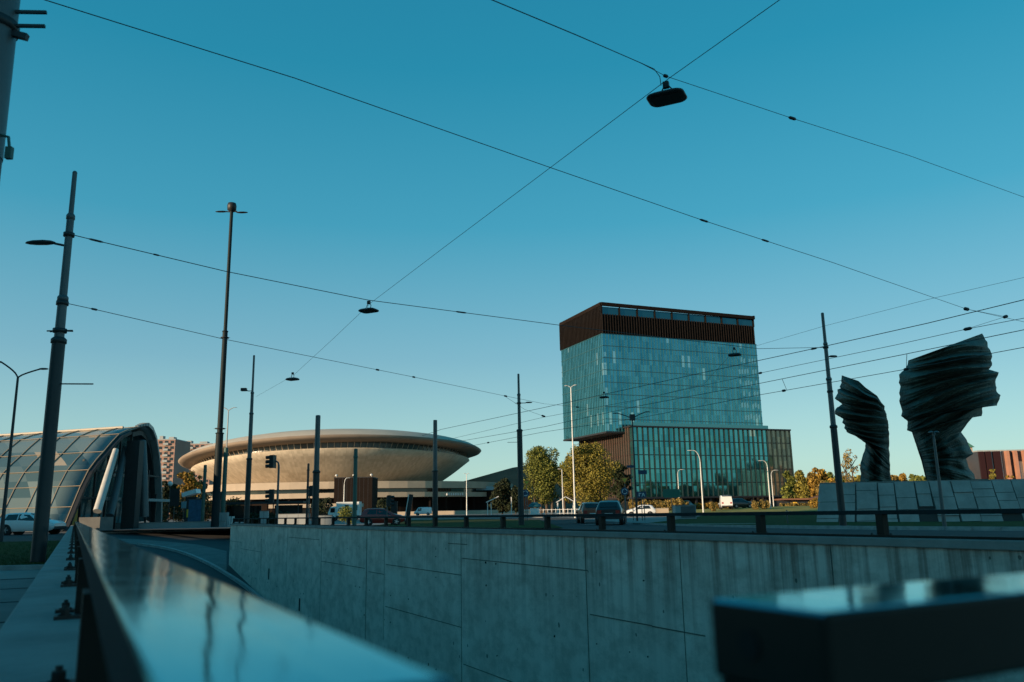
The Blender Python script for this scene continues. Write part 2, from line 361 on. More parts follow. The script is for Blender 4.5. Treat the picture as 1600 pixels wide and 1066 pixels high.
# kerbs
def kerb_line(name, pts, w=.15, h=.12, m=None, zf=None):
    mb = MB(); P = [Vector((p[0], p[1], 0)) for p in pts]; Q = []
    for a, b in zip(P, P[1:]):
        k = max(1, int((b - a).length / 1.0)); Q += [a + (b - a) * i / k for i in range(k)]
    Q.append(P[-1])
    for _ in range(4): Q = [Q[0]] + [(Q[i - 1] + Q[i] * 2 + Q[i + 1]) / 4 for i in range(1, len(Q) - 1)] + [Q[-1]]
    for a, b in zip(Q, Q[1:]):
        a = a.copy(); b = b.copy(); d = (b - a).normalized() * .01
        a.z = (zf or terr)(a.x, a.y) + h / 2; b.z = (zf or terr)(b.x, b.y) + h / 2
        mb.bar(a + d, b - d, w, h + .04)
    return tag(mb.build(name, m or M['kerb']), kind='structure')
kerb_line('road_kerb', [PZ(1900, 832, 0).xy, PZ(1400, 828, 0).xy, PZ(1100, 824, 0).xy, PZ(990, 820, 0).xy])
kerb_line('ramp_cross_kerb', [ld2(83.7, .5), ld2(83.7, 15)], .2, .14, zf=lambda x, y: ramp_z(*toLD(Vector((x, y, 0)))))
kerb_line('verge_kerb', [g1[0], g1[1]], .12, .08)
# ramp foot walk and curved kerb, laid where they lie on the slope
rz_ = lambda x, y: ramp_z(*toLD(Vector((x, y, 0))))
wk_up = [surf_hit(*q) for q in ((165, 842), (210, 843), (262, 847), (310, 852), (354, 862))]
wk_lo = [surf_hit(*q) for q in ((165, 848), (215, 852), (262, 858), (320, 878), (354, 893))]
mb = MB()
def resamp(P, n):
    out = []
    for i in range(n + 1):
        t = i / n * (len(P) - 1); k = min(int(t), len(P) - 2); out.append(P[k].lerp(P[k + 1], t - k))
    return out
A = resamp(wk_up, 40); B = resamp(wk_lo, 40); vs = []
for a, b in zip(A, B):
    for j in range(7):
        p = a.lerp(b, j / 6); p.z = rz_(p.x, p.y) + .03; vs.append(p)
mb.add(vs, [(i * 7 + j, i * 7 + j + 1, (i + 1) * 7 + j + 1, (i + 1) * 7 + j) for i in range(40) for j in range(6)], True)
tag(mb.build('ramp_footway', M['paving']), kind='structure')
kerb_line('ramp_kerb', [tuple(surf_hit(*q).xy) for q in ((215, 852), (240, 854), (290, 866), (330, 884), (375, 912), (430, 955))], .22, .16, zf=rz_)

# lane marks
mb = MB()
for k in range(7):
    p = PZ(870 + 10 * k, 812, 0)
for (a, b) in (((-1, 74), (-5, 82)), ((2, 68), (0, 71)), ((-9, 92), (-14, 98)), ((5, 60), (8, 56.5)), ((11, 53.5), (15, 51))):
    a = Vector((*a, terr(*a) + .055)); b = Vector((*b, terr(*b) + .055)); mb.bar(a, b, .14, .01)
tag(mb.build('lane_marking', M['paint']), kind='structure')

# ------------------------------------------------------------------ retaining walls and railings
WR = Matrix(((Lu.x, Dr.x, 0), (Lu.y, Dr.y, 0), (0, 0, 1)))   # local x=L, y=D
def ldobj(mb, name, m, parent=None):
    """mesh built in (L,D,z) coordinates, rotated into place so that object x runs along the wall"""
    mb.v = [(v[0], -v[1], v[2]) for v in mb.v]     # local frame x=L, y=-D is a proper rotation
    return mb.build(name, m, parent)
ROT = math.atan2(Lu.y, Lu.x)
def ldthing(name, label, cat): return thing(name, label, cat, (0, 0, 0), ROT)
far = ldthing('retaining_wall', 'long board-marked concrete wall on the far side of the sunken ramp, stained below its coping', 'wall')
mb = MB(); mb.box(-3, 63.7, 10.1, 10.5, -7.3, .43); ldobj(mb, 'wall_face', M['wall'], far)
mb = MB(); mb.box(63.2, 63.7, 10.5, 15.4, -4, .1); mb.box(63.7, 90, 15.1, 15.4, -4, .1); ldobj(mb, 'return_wall', M['wall'], far)
mb = MB(); mb.box(-3, 63.74, 10.06, 10.6, .43, .55); bevel(ldobj(mb, 'coping', M['concrete'], far), .012)
def wallpt(x, y):
    d = ray(x, y); t = (10.097 - 0) / (d.x * Dr.x + d.y * Dr.y); p = CAM + d * t; return toLD(p)[0], p.z
mb = MB()
for x, y0, y1, w in ((572, 836, 1003, .05), (600, 836, 1000, .022), (501, 834, 975, .03), (448, 834, 920, .02), (721, 840, 1120, .03), (920, 846, 1200, .03), (1070, 850, 1150, .016), (1318, 850, 1300, .02), (408, 834, 900, .02)):
    L0, _ = wallpt(x, (y0 + y1) / 2); z0 = .428; z1 = wallpt(x, y1)[1]
    w *= .7 if w < .05 else .9; mb.box(L0 - w / 2, L0 + w / 2, 10.092, 10.104, z1, z0)
for x0, y0, x1, y1 in ((354, 845, 377, 847), (376, 858, 408, 862), (451, 840, 499, 843), (502, 878, 570, 887), (576, 894, 600, 897), (603, 882, 721, 899), (602, 948, 721, 980), (722, 873, 918, 891), (724, 1037, 830, 1078), (922, 960, 1019, 978), (1019, 978, 1102, 995), (730, 850, 700, 850)):
    a = wallpt(x0, y0); b = wallpt(x1, y1); zc = (a[1] + b[1]) / 2
    mb.box(min(a[0], b[0]), max(a[0], b[0]), 10.093, 10.103, zc - .011, zc + .011)
ldobj(mb, 'formwork_joint', mat('joint_shadow_gap', (.17, .15, .12), .9, var=.4, vscale=3), far)
rg = random.Random(91)
mb = MB()
for k in range(80):
    L0 = rg.uniform(2, 60); z0 = rg.choice((-.35, -.9, -1.8, -2.7, -3.6)) + rg.uniform(-.05, .05); r_ = rg.uniform(.012, .028); mb.cyl((round(L0 / .6) * .6 + rg.uniform(-.04, .04), 10.09, z0), (round(L0 / .6) * .6, 10.11, z0), r_, 8)
ldobj(mb, 'tie_holes', M['slot'], far)
for (x, y) in ((420, 897), (468, 945)):
    L0, z0 = wallpt(x, y); mb = MB(); mb.box(L0 - .12, L0 + .12, 10.085, 10.106, z0 - .3, z0 + .3); ldobj(mb, 'drain_slot', M['slot'], far)
near = ldthing('retaining_wall', 'low concrete kerb wall beside the pavement, carrying the near railing', 'wall')
mb = MB(); mb.box(-1.5, 88, -.2, .24, -7, .44); ldobj(mb, 'wall_core', M['wall'], near)
mb = MB(); mb.box(-1.5, 88, -.25, .27, .44, .55); bevel(ldobj(mb, 'coping', M['concrete'], near), .012)
mb = MB(); mb.box(-1.5, 88, -.32, -.2, -.3, .04); ldobj(mb, 'edge_strip', M['kerb'], near)
port = ldthing('portal_wall', 'concrete head wall of the underpass below the camera', 'wall')
mb = MB(); mb.box(.35, 1.0, .275, 10.05, -6.8, .55); ldobj(mb, 'wall_face', M['wall'], port)

def railing(name, label, L0, L1, D0, D1, posts, side, topm, zt, th, pl, p0, p1):
    t = ldthing(name, label, 'railing')
    mb = MB(); mb.box(L0, L1, D0, D1, zt - th, zt); o = bevel(ldobj(mb, 'handrail', [topm, M['railside']], t), .006, 3)
    for p in o.data.polygons:
        if p.normal.z < .5: p.material_index = 1
    mb = MB(); mb.box(-pl, pl, p0, p1, .564, zt - th); pm = ldobj(mb, 'post', M['railsteel'], t)
    mb = MB()
    for s in (-.16, .16):
        y0 = p0 - .085 if side < 0 else p0 - .03
        mb.box(s - .04, s + .04, y0, y0 + .11, .55, .565)
        c = (s, y0 + .045, .565); mb.lathe([(0.0, .032), (.019, .032), (.021, .028), (.021, 0)], c, 6, smooth=False)
        mb.lathe([(0.0, .045), (.01, .045), (.01, .03)], c, 8); mb.lathe([(.03, .005), (.03, 0)], c, 12)
    mb.box(-.19, .19, p0, p1 + .02, .55, .563)
    bm = ldobj(mb, 'base_plate', M['bolt'], pm)
    for k, L in enumerate(posts):
        if k == 0: p = pm; q = bm
        else:
            p = pm.copy(); COL.objects.link(p); q = bm.copy(); COL.objects.link(q); p.parent = t; q.parent = p
        p.location = (L, 0, 0)
    return t
railing('railing', 'near dark railing with wide polished top, running away to the left of the ramp', .495, 86, .05, .216, [4.7 - 2.16 + 2.16 * k for k in range(39)], -1, M['railtop'], .9, .085, .09, .035, .19)
railing('railing', 'far dark railing on top of the stained retaining wall', -3, 63.5, 10.2, 10.33, [8.25 + 2.4 * k for k in range(-4, 24)], 1, M['railsteel'], .925, .06, .06, 10.2, 10.31)
mb = MB(); mb.box(-3, 63.5, 10.13, 10.2, .55, .585); ldobj(mb, 'foot_rail', M['railsteel'], bpy.data.objects['railing.001'])
t = ldthing('railing', 'blurred dark railing end closest to the camera, with glossy top and bolt hole', 'railing')
mb = MB(); mb.box(.535, .685, .58, 9.9, .835, .91)
o = bevel(ldobj(mb, 'handrail', [M['railtop'], M['railsteel']], t), .006, 3)
for p in o.data.polygons:
    if p.normal.z < .5: p.material_index = 1
for k in range(5):
    mb = MB(); mb.box(.545, .675, .582 + 2.3 * k, .70 + 2.3 * k, .55, .835); ldobj(mb, 'post', M['railsteel'], t)
mb = MB(); mb.cyl((.63, .578, .872), (.63, .6, .872), .014); ldobj(mb, 'bolt_hole', M['slot'], t)

# ------------------------------------------------------------------ poles, lamps, masts
def lamp_head(parent, base, direction, m, length=.7, w=.28, name='lamp_head'):
    """flat cobra-type head, base point -> direction (horizontal)"""
    d = Vector(direction).normalized(); s = Vector((d.y, -d.x, 0)); vs = []; fs = []
    prof = [(0, .3, .3), (.12, .7, .8), (.35, 1, 1), (.7, .95, .9), (.92, .6, .6), (1, .2, .3)]
    mb = MB()
    for t_, ww, hh in prof:
        for j in range(8):
            a = 2 * math.pi * j / 8; z = math.sin(a) * .07 * hh * (1 if math.sin(a) > 0 else .55)
            vs.append(Vector(base) + d * length * t_ + s * math.cos(a) * w / 2 * ww + Vector((0, 0, z + d.z * 0)))
    k = len(prof)
    fs = [(i * 8 + j, i * 8 + (j + 1) % 8, (i + 1) * 8 + (j + 1) % 8, (i + 1) * 8 + j) for i in range(k - 1) for j in range(8)] + [tuple(range(8)), tuple(range((k - 1) * 8 + 7, (k - 1) * 8 - 1, -1))]
    mb.add(vs, fs, True); return mb.build(name, m, parent)
def stepped_pole(label, x, y, ptop, Y, zb, segs, group=None, name='tram_pole', base=True):
    """segs: list of (fraction of height, radius, material); returns thing with origin at foot"""
    top = PY(x, y, Y); H = top.z - zb
    t = thing(name, label, 'pole', (top.x, Y, zb), 0, group)
    z = 0
    for k, (fr, r_, m_) in enumerate(segs):
        z1 = H * fr; mb = MB(); mb.tube([(0, 0, z), (0, 0, z1)], [r_, r_ * .93], 16); mb.build('shaft', m_, t)
        if k < len(segs) - 1:
            mb = MB(); mb.lathe([(r_ * .9, -.06), (r_ * 1.1, -.05), (r_ * 1.1, .05), (r_ * .8, .1)], (0, 0, z1), 16); mb.build('collar', m_, t)
        z = z1
    mb = MB(); mb.lathe([(0, .05), (segs[-1][1] * .6, .04), (segs[-1][1], 0)], (0, 0, z), 12); mb.build('cap', segs[-1][2], t)
    if base:
        mb = MB(); mb.box(-.3, .3, -.3, .3, -.3, .05); mb.build('base_plate', M['pole_dark'], t)
    return t, top
G, K = M['pole'], M['pole_dark']; MD = mat('mast_shaded', (.012, .022, .025), .6, spec=.2)  # mast colour darkened to stand for shade along its whole height
def clamp(t, z, r_, arms, m=None):
    mb = MB(); mb.lathe([(r_ * .9, -.05), (r_ * 1.25, -.05), (r_ * 1.25, .05), (r_ * .9, .05)], (0, 0, z), 14)
    for (dx, dy, dz, l) in arms:
        d = Vector((dx, dy, dz)).normalized(); mb.bar(Vector((0, 0, z)), Vector((0, 0, z)) + d * l, .03)
    return mb.build('bracket', m or K, t)
def arm_lamp(t, z, dirx, l, hl, m=None, rise=.0, hm=None):
    mb = MB(); mb.tube([(0, 0, z), (dirx * l, 0, z + rise)], .03, 8); mb.build('lamp_arm', m or G, t)
    lamp_head(t, (dirx * l * .95, 0, z + rise + .02), (dirx, 0, 0), hm or K, hl, .3)

# left tram pole
t, top = stepped_pole('stepped grey tram pole on the grass verge, dark lower half, lamp reaching left', 117, 270, None, 20, 0, [(.545, .165, K), (.655, .118, G), (.875, .095, G), (1, .062, G)])
arm_lamp(t, PY(98, 385, 20).z, -1, .35, .75, K, .08)
clamp(t, PY(90, 517, 20).z, .13, [(1, 0, 0, .32), (-1, 0, 0, .32), (1, .3, 0, .3), (-1, .3, 0, .3)])
mb = MB(); z = PY(88, 600, 20).z; mb.tube([(.1, 0, z), (.95, 0, z - .02)], .018, 6); mb.build('stub_arm', K, t)
clamp(t, PY(110, 367, 20).z, .105, []); clamp(t, PY(100, 474, 20).z, .115, [])
# near left pole, cropped by the frame
p0 = PY(-108, 815, 6.2)
t = thing('tram_pole', 'thick grey pole with strap clamps cut off by the top left corner', 'pole', (p0.x, 6.2, 0))
mb = MB(); mb.tube([(0, 0, 0), (0, 0, 4.2)], [.2, .185], 24); mb.build('shaft', K, t)
mb = MB(); mb.tube([(0, 0, 3.9), (0, 0, 9.5)], [.192, .16], 24); mb.build('shaft', G, t)
z = PY(20, 40, 6.2).z
mb = MB(); mb.lathe([(.16, -.04), (.205, -.04), (.205, .04), (.16, .04)], (0, 0, z), 20)
for dz in (.0, .13): mb.bar((.1, 0, z + dz), (.42, .05, z + dz + .02), .025)
mb.bar((.1, 0, z - .05), (.3, .02, z - .1), .05); mb.build('bracket', K, t)
z = PY(8, 225, 6.2).z
mb = MB(); mb.tube([(.18, 0, z + .08), (.25, 0, z + .06), (.27, 0, z - .05)], .012, 6); mb.box(.245, .295, -.02, .02, z - .13, z - .03); mb.build('cable_clip', M['pole_green'], t)
# high mast
t, top = stepped_pole('tall tapering floodlight mast with two side heads and a box on top', 362, 330, None, 91, 0, [(.28, .42, MD), (.6, .3, MD), (1, .2, MD)], name='light_mast')
z = top.z
mb = MB(); mb.lathe([(.15, 0), (.5, .22), (.53, .75), (.45, 1.05), (0, 1.1)], (0, 0, z - .1), 14); mb.build('top_housing', M['black'], t)
for s in (-1, 1):
    mb = MB(); mb.tube([(0, 0, z - .1), (s * .65, 0, z - .05)], .07, 6); mb.build('lamp_arm', K, t)
    lamp_head(t, (s * .55, 0, z - .05 - (.15 if s > 0 else 0)), (s, 0, 0), M['black'], 1.35, .6)
clamp(t, PY(343, 528, 91).z, .36, [(-1, 0, 0, .6), (1, 0, 0, .6)])
clamp(t, PY(338, 670, 91).z, .43, [(-1, 0, 0, .7), (1, 0, 0, .7)])
# others
t, top = stepped_pole('slender grey tram pole left of the arena with small box lamp on its left side', 397, 556, None, 61, 0, [(.4, .2, K), (.66, .15, G), (.78, .12, G), (1, .08, G)])
arm_lamp(t, PY(392, 611, 61).z, -1, .35, .5, G)
mb = MB(); z = PY(392, 611, 61).z; mb.box(-.85, -.45, -.15, .15, z, z + .22); mb.build('lamp_box', M['black'], t)
t, top = stepped_pole('thick two-tone grey post in front of the arena, light above and dark below', 497, 650, None, 45, 0, [(.52, .19, K), (1, .145, G)], name='steel_post')
t, top = stepped_pole('two-tone post right of the red hatchback, light above and dark below', 680, 657, None, 85, 0, [(.5, .29, K), (1, .22, G)], name='steel_post')
t, top = stepped_pole('tram pole between the arena and the trees with lamp reaching right', 810, 585, None, 60, 0, [(.62, .21, K), (.86, .12, G), (1, .085, G)])
arm_lamp(t, PY(811, 630, 60).z, 1, .5, .5, G)
clamp(t, PY(811, 630, 60).z, .13, [(-1, 0, 0, .3)]); clamp(t, PY(811, 691, 60).z, .15, [(-1, 0, 0, .9)])
t, top = stepped_pole('tram pole in front of the stone plinth with short lamp reaching right', 1285, 490, None, 41, 0, [(.455, .17, K), (.68, .13, G), (.85, .1, G), (1, .08, G)])
arm_lamp(t, PY(1291, 558, 41).z, 1, .12, .42, K)
clamp(t, PY(1288, 543, 41).z, .11, [(-1, 0, 0, .3)]); clamp(t, PY(1295, 612, 41).z, .12, [(-1, 0, 0, .15)])
# thin posts
for (x, y, Y, r_, m_, lab) in ((353.5, 700, 95, .25, M['pole_green'], 'green post between the tall mast and the slender tram pole'), (321, 727, 93, .19, M['pole_green'], 'short green post beside the blue billboard'), (482, 725, 70, .1, K, 'thin dark post just left of the thick two-tone post'), (556, 702, 62, .16, M['pole_green'], 'green post standing in front of the brown block')):
    t, top = stepped_pole(lab, x, y, None, Y, 0, [(.9, r_, m_), (1, r_ * .95, m_)], name='steel_post', base=False)
# left double lamp
def curved_lamp(label, x, yt, Y, heads, r_=.06, m_=None, zb=0, hl=.6, name='street_lamp', hm=None):
    m_ = m_ or G; top = PY(x, yt, Y); H = top.z - zb
    t = thing(name, label, 'street lamp', (top.x, Y, zb))
    mb = MB(); mb.tube([(0, 0, 0), (0, 0, H * .25), (0, 0, H)], [r_ * 1.4, r_ * 1.2, r_ * .8], 12); mb.build('shaft', m_, t)
    for (hx, hy) in heads:
        e = PY(hx, hy, Y) - Vector((top.x, Y, zb)); s = 1 if e.x > 0 else -1
        mb = MB(); P = [Vector((e.x * (1 - math.cos(a)), 0, H + (e.z - H) * math.sin(a))) for a in [i * math.pi / 12 for i in range(7)]]
        if len(heads) > 1: P = [Vector((e.x * u, 0, H + (e.z - H) * (u ** .7))) for u in [i / 6 for i in range(7)]]
        mb.tube(P, r_ * .6, 8); mb.build('lamp_arm', m_, t)
        lamp_head(t, (e.x - s * .05, 0, e.z), (s, 0, 0), hm or m_, hl, .25)
    return t
curved_lamp('double-armed street lamp at the left edge with curved arms', 28, 590, 42, ((62, 577), (2, 566)), .07, K, hl=.5)
curved_lamp('thin far double lamp above the left end of the arena roof', 357, 642, 150, ((365, 637), (350, 637)), .12, M['ltgrey'], terr(0, 150), hl=.7)
curved_lamp('tall lamp with a short crossbar against the left edge of the glass tower', 892, 606, 112, ((897, 602), (887, 603)), .085, M['pole_white'], terr(0, 112), hl=.5)
curved_lamp('double-armed lamp with dark junction box in front of the lower glass block', 988, 655, 75, ((1008, 644), (965, 646)), .07, K, hl=.5)
curved_lamp('tallest white curved lamp in front of the lower glass block', 1094, 722, 122, ((1083, 704),), .09, M['pole_white'], terr(0, 122), hl=.9)
curved_lamp('white curved lamp at the right end of the lower glass block, head turned left', 1199, 730, 132, ((1192, 720),), .085, M['pole_white'], terr(0, 132), hl=.8)
curved_lamp('small white lamp behind the green direction sign', 1059, 742, 150, ((1063, 734),), .075, M['pole_white'], terr(0, 150), hl=.8)
curved_lamp('small white lamp at the right end of the lower glass block, head turned right', 1205, 742, 150, ((1210, 735),), .075, M['pole_white'], terr(0, 150), hl=.8)
curved_lamp('white curved lamp in front of the dark brown block', 538, 758, 190, ((542, 747),), .12, M['pole_white'], terr(0, 190), hl=.9)
curved_lamp('thin white lamp right of the arena podium', 729, 742, 170, ((727, 740), (731, 740)), .09, M['pole_white'], terr(0, 170), hl=.4)
curved_lamp('grey lamp in front of the taller bronze wing', 1459, 684, 35, ((1456, 676), (1462, 676)), .06, G, -.05, hl=.18)
curved_lamp('slim white lamp left of the tallest lamp among the yellow trees', 878, 735, 125, ((876, 733),), .07, M['pole_white'], terr(0, 125), hl=.5)
# junction box on double lamp
for o in COL.objects:
    if o.type == 'EMPTY' and 'junction box' in o.get('label', ''):
        mb = MB(); z = PY(988, 652, 75).z; mb.box(-.24, .24, -.2, .2, z - .3, z + .25); mb.build('junction_box', M['black'], o)

# ------------------------------------------------------------------ overhead wires
def wire(label, pts, r_, beads=(), name='overhead_wire', sag=0, cat='wire', n=14):
    P = [p if isinstance(p, Vector) else (PZ(*p[:2], p[2]) if p[3:] != (1,) else PY(*p[:3])) for p in pts]
    off = lambda p: not isinstance(p, Vector) and (p[0] > 1600 or p[1] < 0)   # runs on past the view to its far support
    if off(pts[-1]): P.append(P[-1] + (P[-1] - P[-2]).normalized() * 28)
    if off(pts[0]): P.insert(0, P[0] + (P[0] - P[1]).normalized() * 20)
    c = P[0].copy(); t = thing(name, label, cat, c)
    Q = []
    for i in range(len(P) - 1):
        a = P[max(i - 1, 0)]; b = P[i]; d = P[i + 1]; e = P[min(i + 2, len(P) - 1)]
        for k in range(n):
            u = k / n; q = b.lerp(d, u); q = q + Vector((0, 0, -sag * 4 * u * (1 - u))); Q.append(q - c)
    Q.append(P[-1] - c)
    mb = MB(); mb.tube(Q, r_ * .85, 6); mb.build('cable', M['wire'], t)
    for (bx, by, ref, l, w) in beads:
        # nearest point of the wire to the pixel ray
        d = ray(bx, by).normalized(); best = None
        for k in range(len(Q) - 1):
            for u in (0, .25, .5, .75):
                q = Q[k].lerp(Q[k + 1], u) + c; dist = ((q - CAM) - d * (q - CAM).dot(d)).length / (q - CAM).length
                if best is None or dist < best[0]: best = (dist, q - c, (Q[k + 1] - Q[k]).normalized())
        q, dr = best[1], best[2]
        mb = MB(); mb.tube([q - dr * l / 2, q - dr * l * .3, q + dr * l * .3, q + dr * l / 2], [w * .4, w, w, w * .4], 8); mb.build('insulator', M['black'], t)
    return t, [q + c for q in Q]
wire('long span wire crossing the whole sky from top left down to the right', [(20, -22, 8.2), (70, 0, 8.2), (460, 122, 8.2), (860, 262, 8.2), (1100, 345, 8.2), (1300, 410, 8.2), (1510, 483, 8.2), (1640, 512, 8.2)], .009, ((1103, 345, 0, .35, .028), (1197, 377, 0, .35, .028), (1510, 483, 0, .3, .07)), n=4)
wire('span wire carrying the nearest hanging lamp, leaving at the top centre', [(700, -30, 8.2), (768, 0, 8.2), (900, 55, 8.2), (1000, 98, 8.2), (1040, 119, 8.2), (1238, 185, 8.2), (1420, 243, 8.2), (1660, 330, 8.2)], .006, ((1238, 185, 0, .2, .03), (1045, 122, 0, .1, .03)), n=4)
wire('thicker feed cable strapped to the top centre span and looping to the nearest lamp', [(700, -30.5, 8.21), (768, -.5, 8.21), (900, 54.5, 8.21), (1000, 98, 8.2), (1022, 108, 8.17), (1031, 120, 8.1), (1033, 134, 7.98)], .008, n=4)
wire('thin diagonal wire running from top right down to the left through three hanging lamps', [(1290, -46, 8.2), (1218, 0, 8.2), (1046, 122, 8.2), (860, 262, 8.15), (700, 382, 8.15), (580, 473, 8.25), (520, 530, 8.15), (458, 587, 8.2), PY(400, 620, 61)], .007, n=4)
wire('span wire from the left tram pole through the middle hanging lamp towards the tower', [PY(113, 367, 20), (150, 376, 8.4), (352, 424, 8.3), (575, 469, 8.2), (880, 509, 8.3), (1185, 545, 8.4), PY(1288, 543, 41)], .014, ((150, 376, 0, .4, .03), (712, 489, 0, .5, .03), (240, 395, 0, .2, .025)), n=4)
wire('lower span wire from the left tram pole to the pole beside the trees', [PY(104, 474, 20), (150, 484, 6.6), (350, 530, 6.8), (590, 578, 7.2), (650, 590, 7.4), (790, 619, 7.8), (850, 631, 7.9)], .011, ((148, 483, 0, .4, .03), (588, 578, 0, .3, .04), (648, 591, 0, .3, .04), (789, 620, 0, .4, .05)), n=4)
wire('uppermost faint wire at the right edge', [(1180, 541, 9.5), (1290, 509, 9.5), (1450, 468, 9.5), (1660, 420, 9.5)], .008, n=4)
wl = [wire('upper catenary wire running from behind the arena to the right edge', [(660, 681, 7), (690, 671, 7), (850, 637, 7), (1100, 582, 7), (1285, 542, 7), (1450, 505, 7), (1680, 449, 7)], .016, ((1270, 545, 0, .3, .04),), n=4)[1],
      wire('second catenary wire from the top at the right edge', [(700, 687, 7), (850, 652, 7), (1000, 624, 7), (1188, 583, 7), (1400, 539, 7), (1512, 514, 7), (1570, 503, 7), (1680, 482, 7)], .012, ((1188, 583, 0, .2, .05), (1512, 514, 0, .3, .06)), n=4)[1],
      wire('third contact wire from the top at the right edge', [(705, 692, 5.6), (850, 667, 5.6), (1000, 634, 5.6), (1188, 599, 5.6), (1417, 553, 5.6), (1680, 499, 5.6)], .013, n=4)[1],
      wire('lowest contact wire passing behind the bronze wings', [(720, 700, 5.6), (850, 675, 5.6), (1000, 653, 5.6), (1188, 617, 5.6), (1416, 577, 5.6), (1680, 528, 5.6)], .013, ((762, 693, 0, .3, .05), (1229, 609, 0, .2, .05), (1416, 577, 0, .2, .05)), n=4)[1]]
wire('short cross wire hanging between the catenary and the lamp pole by the trees', [(790, 620, 7.8), (820, 640, 7.4), (851, 651, 7)], .01, ((851, 651, 0, .3, .06),), n=4)
wire('short wire linking the long span to the second catenary wire', [(1510, 483, 8.2), (1571, 495, 7.6), (1514, 513, 7)], .008, ((1571, 495, 0, .25, .06),), n=4)
wire('short dropper between the two contact wires left of the taller wing', [(1417, 553, 5.6), (1416, 577, 5.6)], .01, n=4)
wire('short slanting dropper beside the glass tower', [(1222, 592, 5.6), (1229, 609, 5.6)], .01, n=4)
wire('thin wire crossing the front of the glass tower', [(850, 631, 7.9), (940, 640, 7.9), (1100, 600, 8.2), (1140, 556, 8.3)], .008, ((903, 637, 0, .3, .05),), n=4)
def hang_lamp(label, px, py, z, size, yaw, drop):
    c = PZ(px, py, z); t = thing('hanging_lamp', label, 'lamp', c, yaw, 'lamps hung from the span wires')
    mb = MB(); w, l, h = size
    pts = []
    r_ = min(w, l) * .28
    for cx, cy, a0 in ((w / 2 - r_, l / 2 - r_, 0), (-w / 2 + r_, l / 2 - r_, 90), (-w / 2 + r_, -l / 2 + r_, 180), (w / 2 - r_, -l / 2 + r_, 270)):
        for k in range(5): a = R(a0 + k * 22.5); pts.append((cx + r_ * math.cos(a), cy + r_ * math.sin(a)))
    n = len(pts); levels = [(0, .93), (.02, 1), (h * .6, .97), (h, .8), (h * 1.15, .5)]
    vs = [(x * s, y * s, zz) for zz, s in levels for x, y in pts]
    fs = [(i * n + j, i * n + (j + 1) % n, (i + 1) * n + (j + 1) % n, (i + 1) * n + j) for i in range(len(levels) - 1) for j in range(n)] + [tuple(range(n - 1, -1, -1)), tuple(range((len(levels) - 1) * n, len(levels) * n))]
    mb.add(vs, fs, True); mb.build('housing', M['pole_dark'], t)
    mb = MB(); mb.box(-w * .36, w * .36, -l * .34, l * .34, -.012, -.003); mb.build('lens', M['black'], t)
    mb = MB()
    for s in (-.05, .06): mb.tube([(s, 0, h), (s * 1.6, 0, h + drop * .5), (s * .4, 0, h + drop)], .012, 6)
    mb.box(-.05, .05, -.04, .04, h + drop - .06, h + drop + .05); mb.build('hanger', M['black'], t)
hang_lamp('largest hanging street lamp, dark rounded slab in the upper right of the sky', 1042, 155, 7.93, (.66, .5, .07), R(-25), .2)
hang_lamp('middle hanging street lamp above the arena', 576, 487, 7.9, (.66, .5, .08), R(-25), .25)
hang_lamp('smallest hanging street lamp above the left of the arena', 457, 594, 7.85, (.66, .5, .1), R(-25), .25)
hang_lamp('faint hanging street lamp in front of the upper right of the glass tower', 1148, 556, 8.0, (.6, .45, .1), R(-25), .25)
hang_lamp('faint hanging street lamp in front of the lower left of the glass tower', 944, 622, 8.0, (.6, .45, .1), R(-25), .25)

# ------------------------------------------------------------------ arena (saucer)
SC = PY(516, 808, 330); sx0 = SC.x
sp = thing('arena', 'huge saucer-shaped arena with pale bowl, overhanging rim and dark window band', 'arena', (SC.x, 330, terr(0, 330)))
def tilt(p):
    if p.x < 0: p = Vector((p.x * .945, p.y, p.z))
    k = max(0, min(1, (p.z - 12) / 10)); return Vector((p.x, p.y, p.z + (-p.y / 59) * 1.6 * k + (2.55 * p.x / 59 - 1.95 * (p.x / 59) ** 2) * k))
tilem = bpy.data.materials.new('bowl_tiles'); tilem.use_nodes = True
N, Lk, b = nodes_of(tilem); tc = N.new('ShaderNodeTexCoord'); sep = N.new('ShaderNodeSeparateXYZ'); Lk.new(tc.outputs['Object'], sep.inputs[0])
ang = mathn(N, Lk, 'ARCTAN2', sep.outputs['Y'], sep.outputs['X'])
u = mathn(N, Lk, 'MULTIPLY', ang, 60.0); w = mathn(N, Lk, 'MULTIPLY', sep.outputs['Z'], 1.2)
fu = mathn(N, Lk, 'FLOOR', u); fw = mathn(N, Lk, 'FLOOR', w)
cb = N.new('ShaderNodeCombineXYZ'); Lk.new(fu, cb.inputs[0]); Lk.new(fw, cb.inputs[1]); wn = N.new('ShaderNodeTexWhiteNoise'); Lk.new(cb.outputs[0], wn.inputs['Vector'])
n = N.new('ShaderNodeTexNoise'); n.inputs['Scale'].default_value = .12; n.inputs['Detail'].default_value = 8; Lk.new(tc.outputs['Object'], n.inputs['Vector'])
s1 = mathn(N, Lk, 'MULTIPLY', wn.outputs['Value'], .3); s2 = mathn(N, Lk, 'MULTIPLY', n.outputs['Fac'], .9)
r = N.new('ShaderNodeValToRGB'); r.color_ramp.elements[0].position = .25; r.color_ramp.elements[1].position = .85
r.color_ramp.elements[0].color = (.36, .30, .22, 1); r.color_ramp.elements[1].color = (.58, .49, .375, 1)
Lk.new(mathn(N, Lk, 'ADD', s1, s2), r.inputs['Fac'])
ln = mathn(N, Lk, 'GREATER_THAN', mathn(N, Lk, 'FRACT', mathn(N, Lk, 'MULTIPLY', ang, 15.0)), .035)
x = N.new('ShaderNodeMixRGB'); x.blend_type = 'MULTIPLY'; x.inputs[0].default_value = 1; Lk.new(r.outputs['Color'], x.inputs[1])
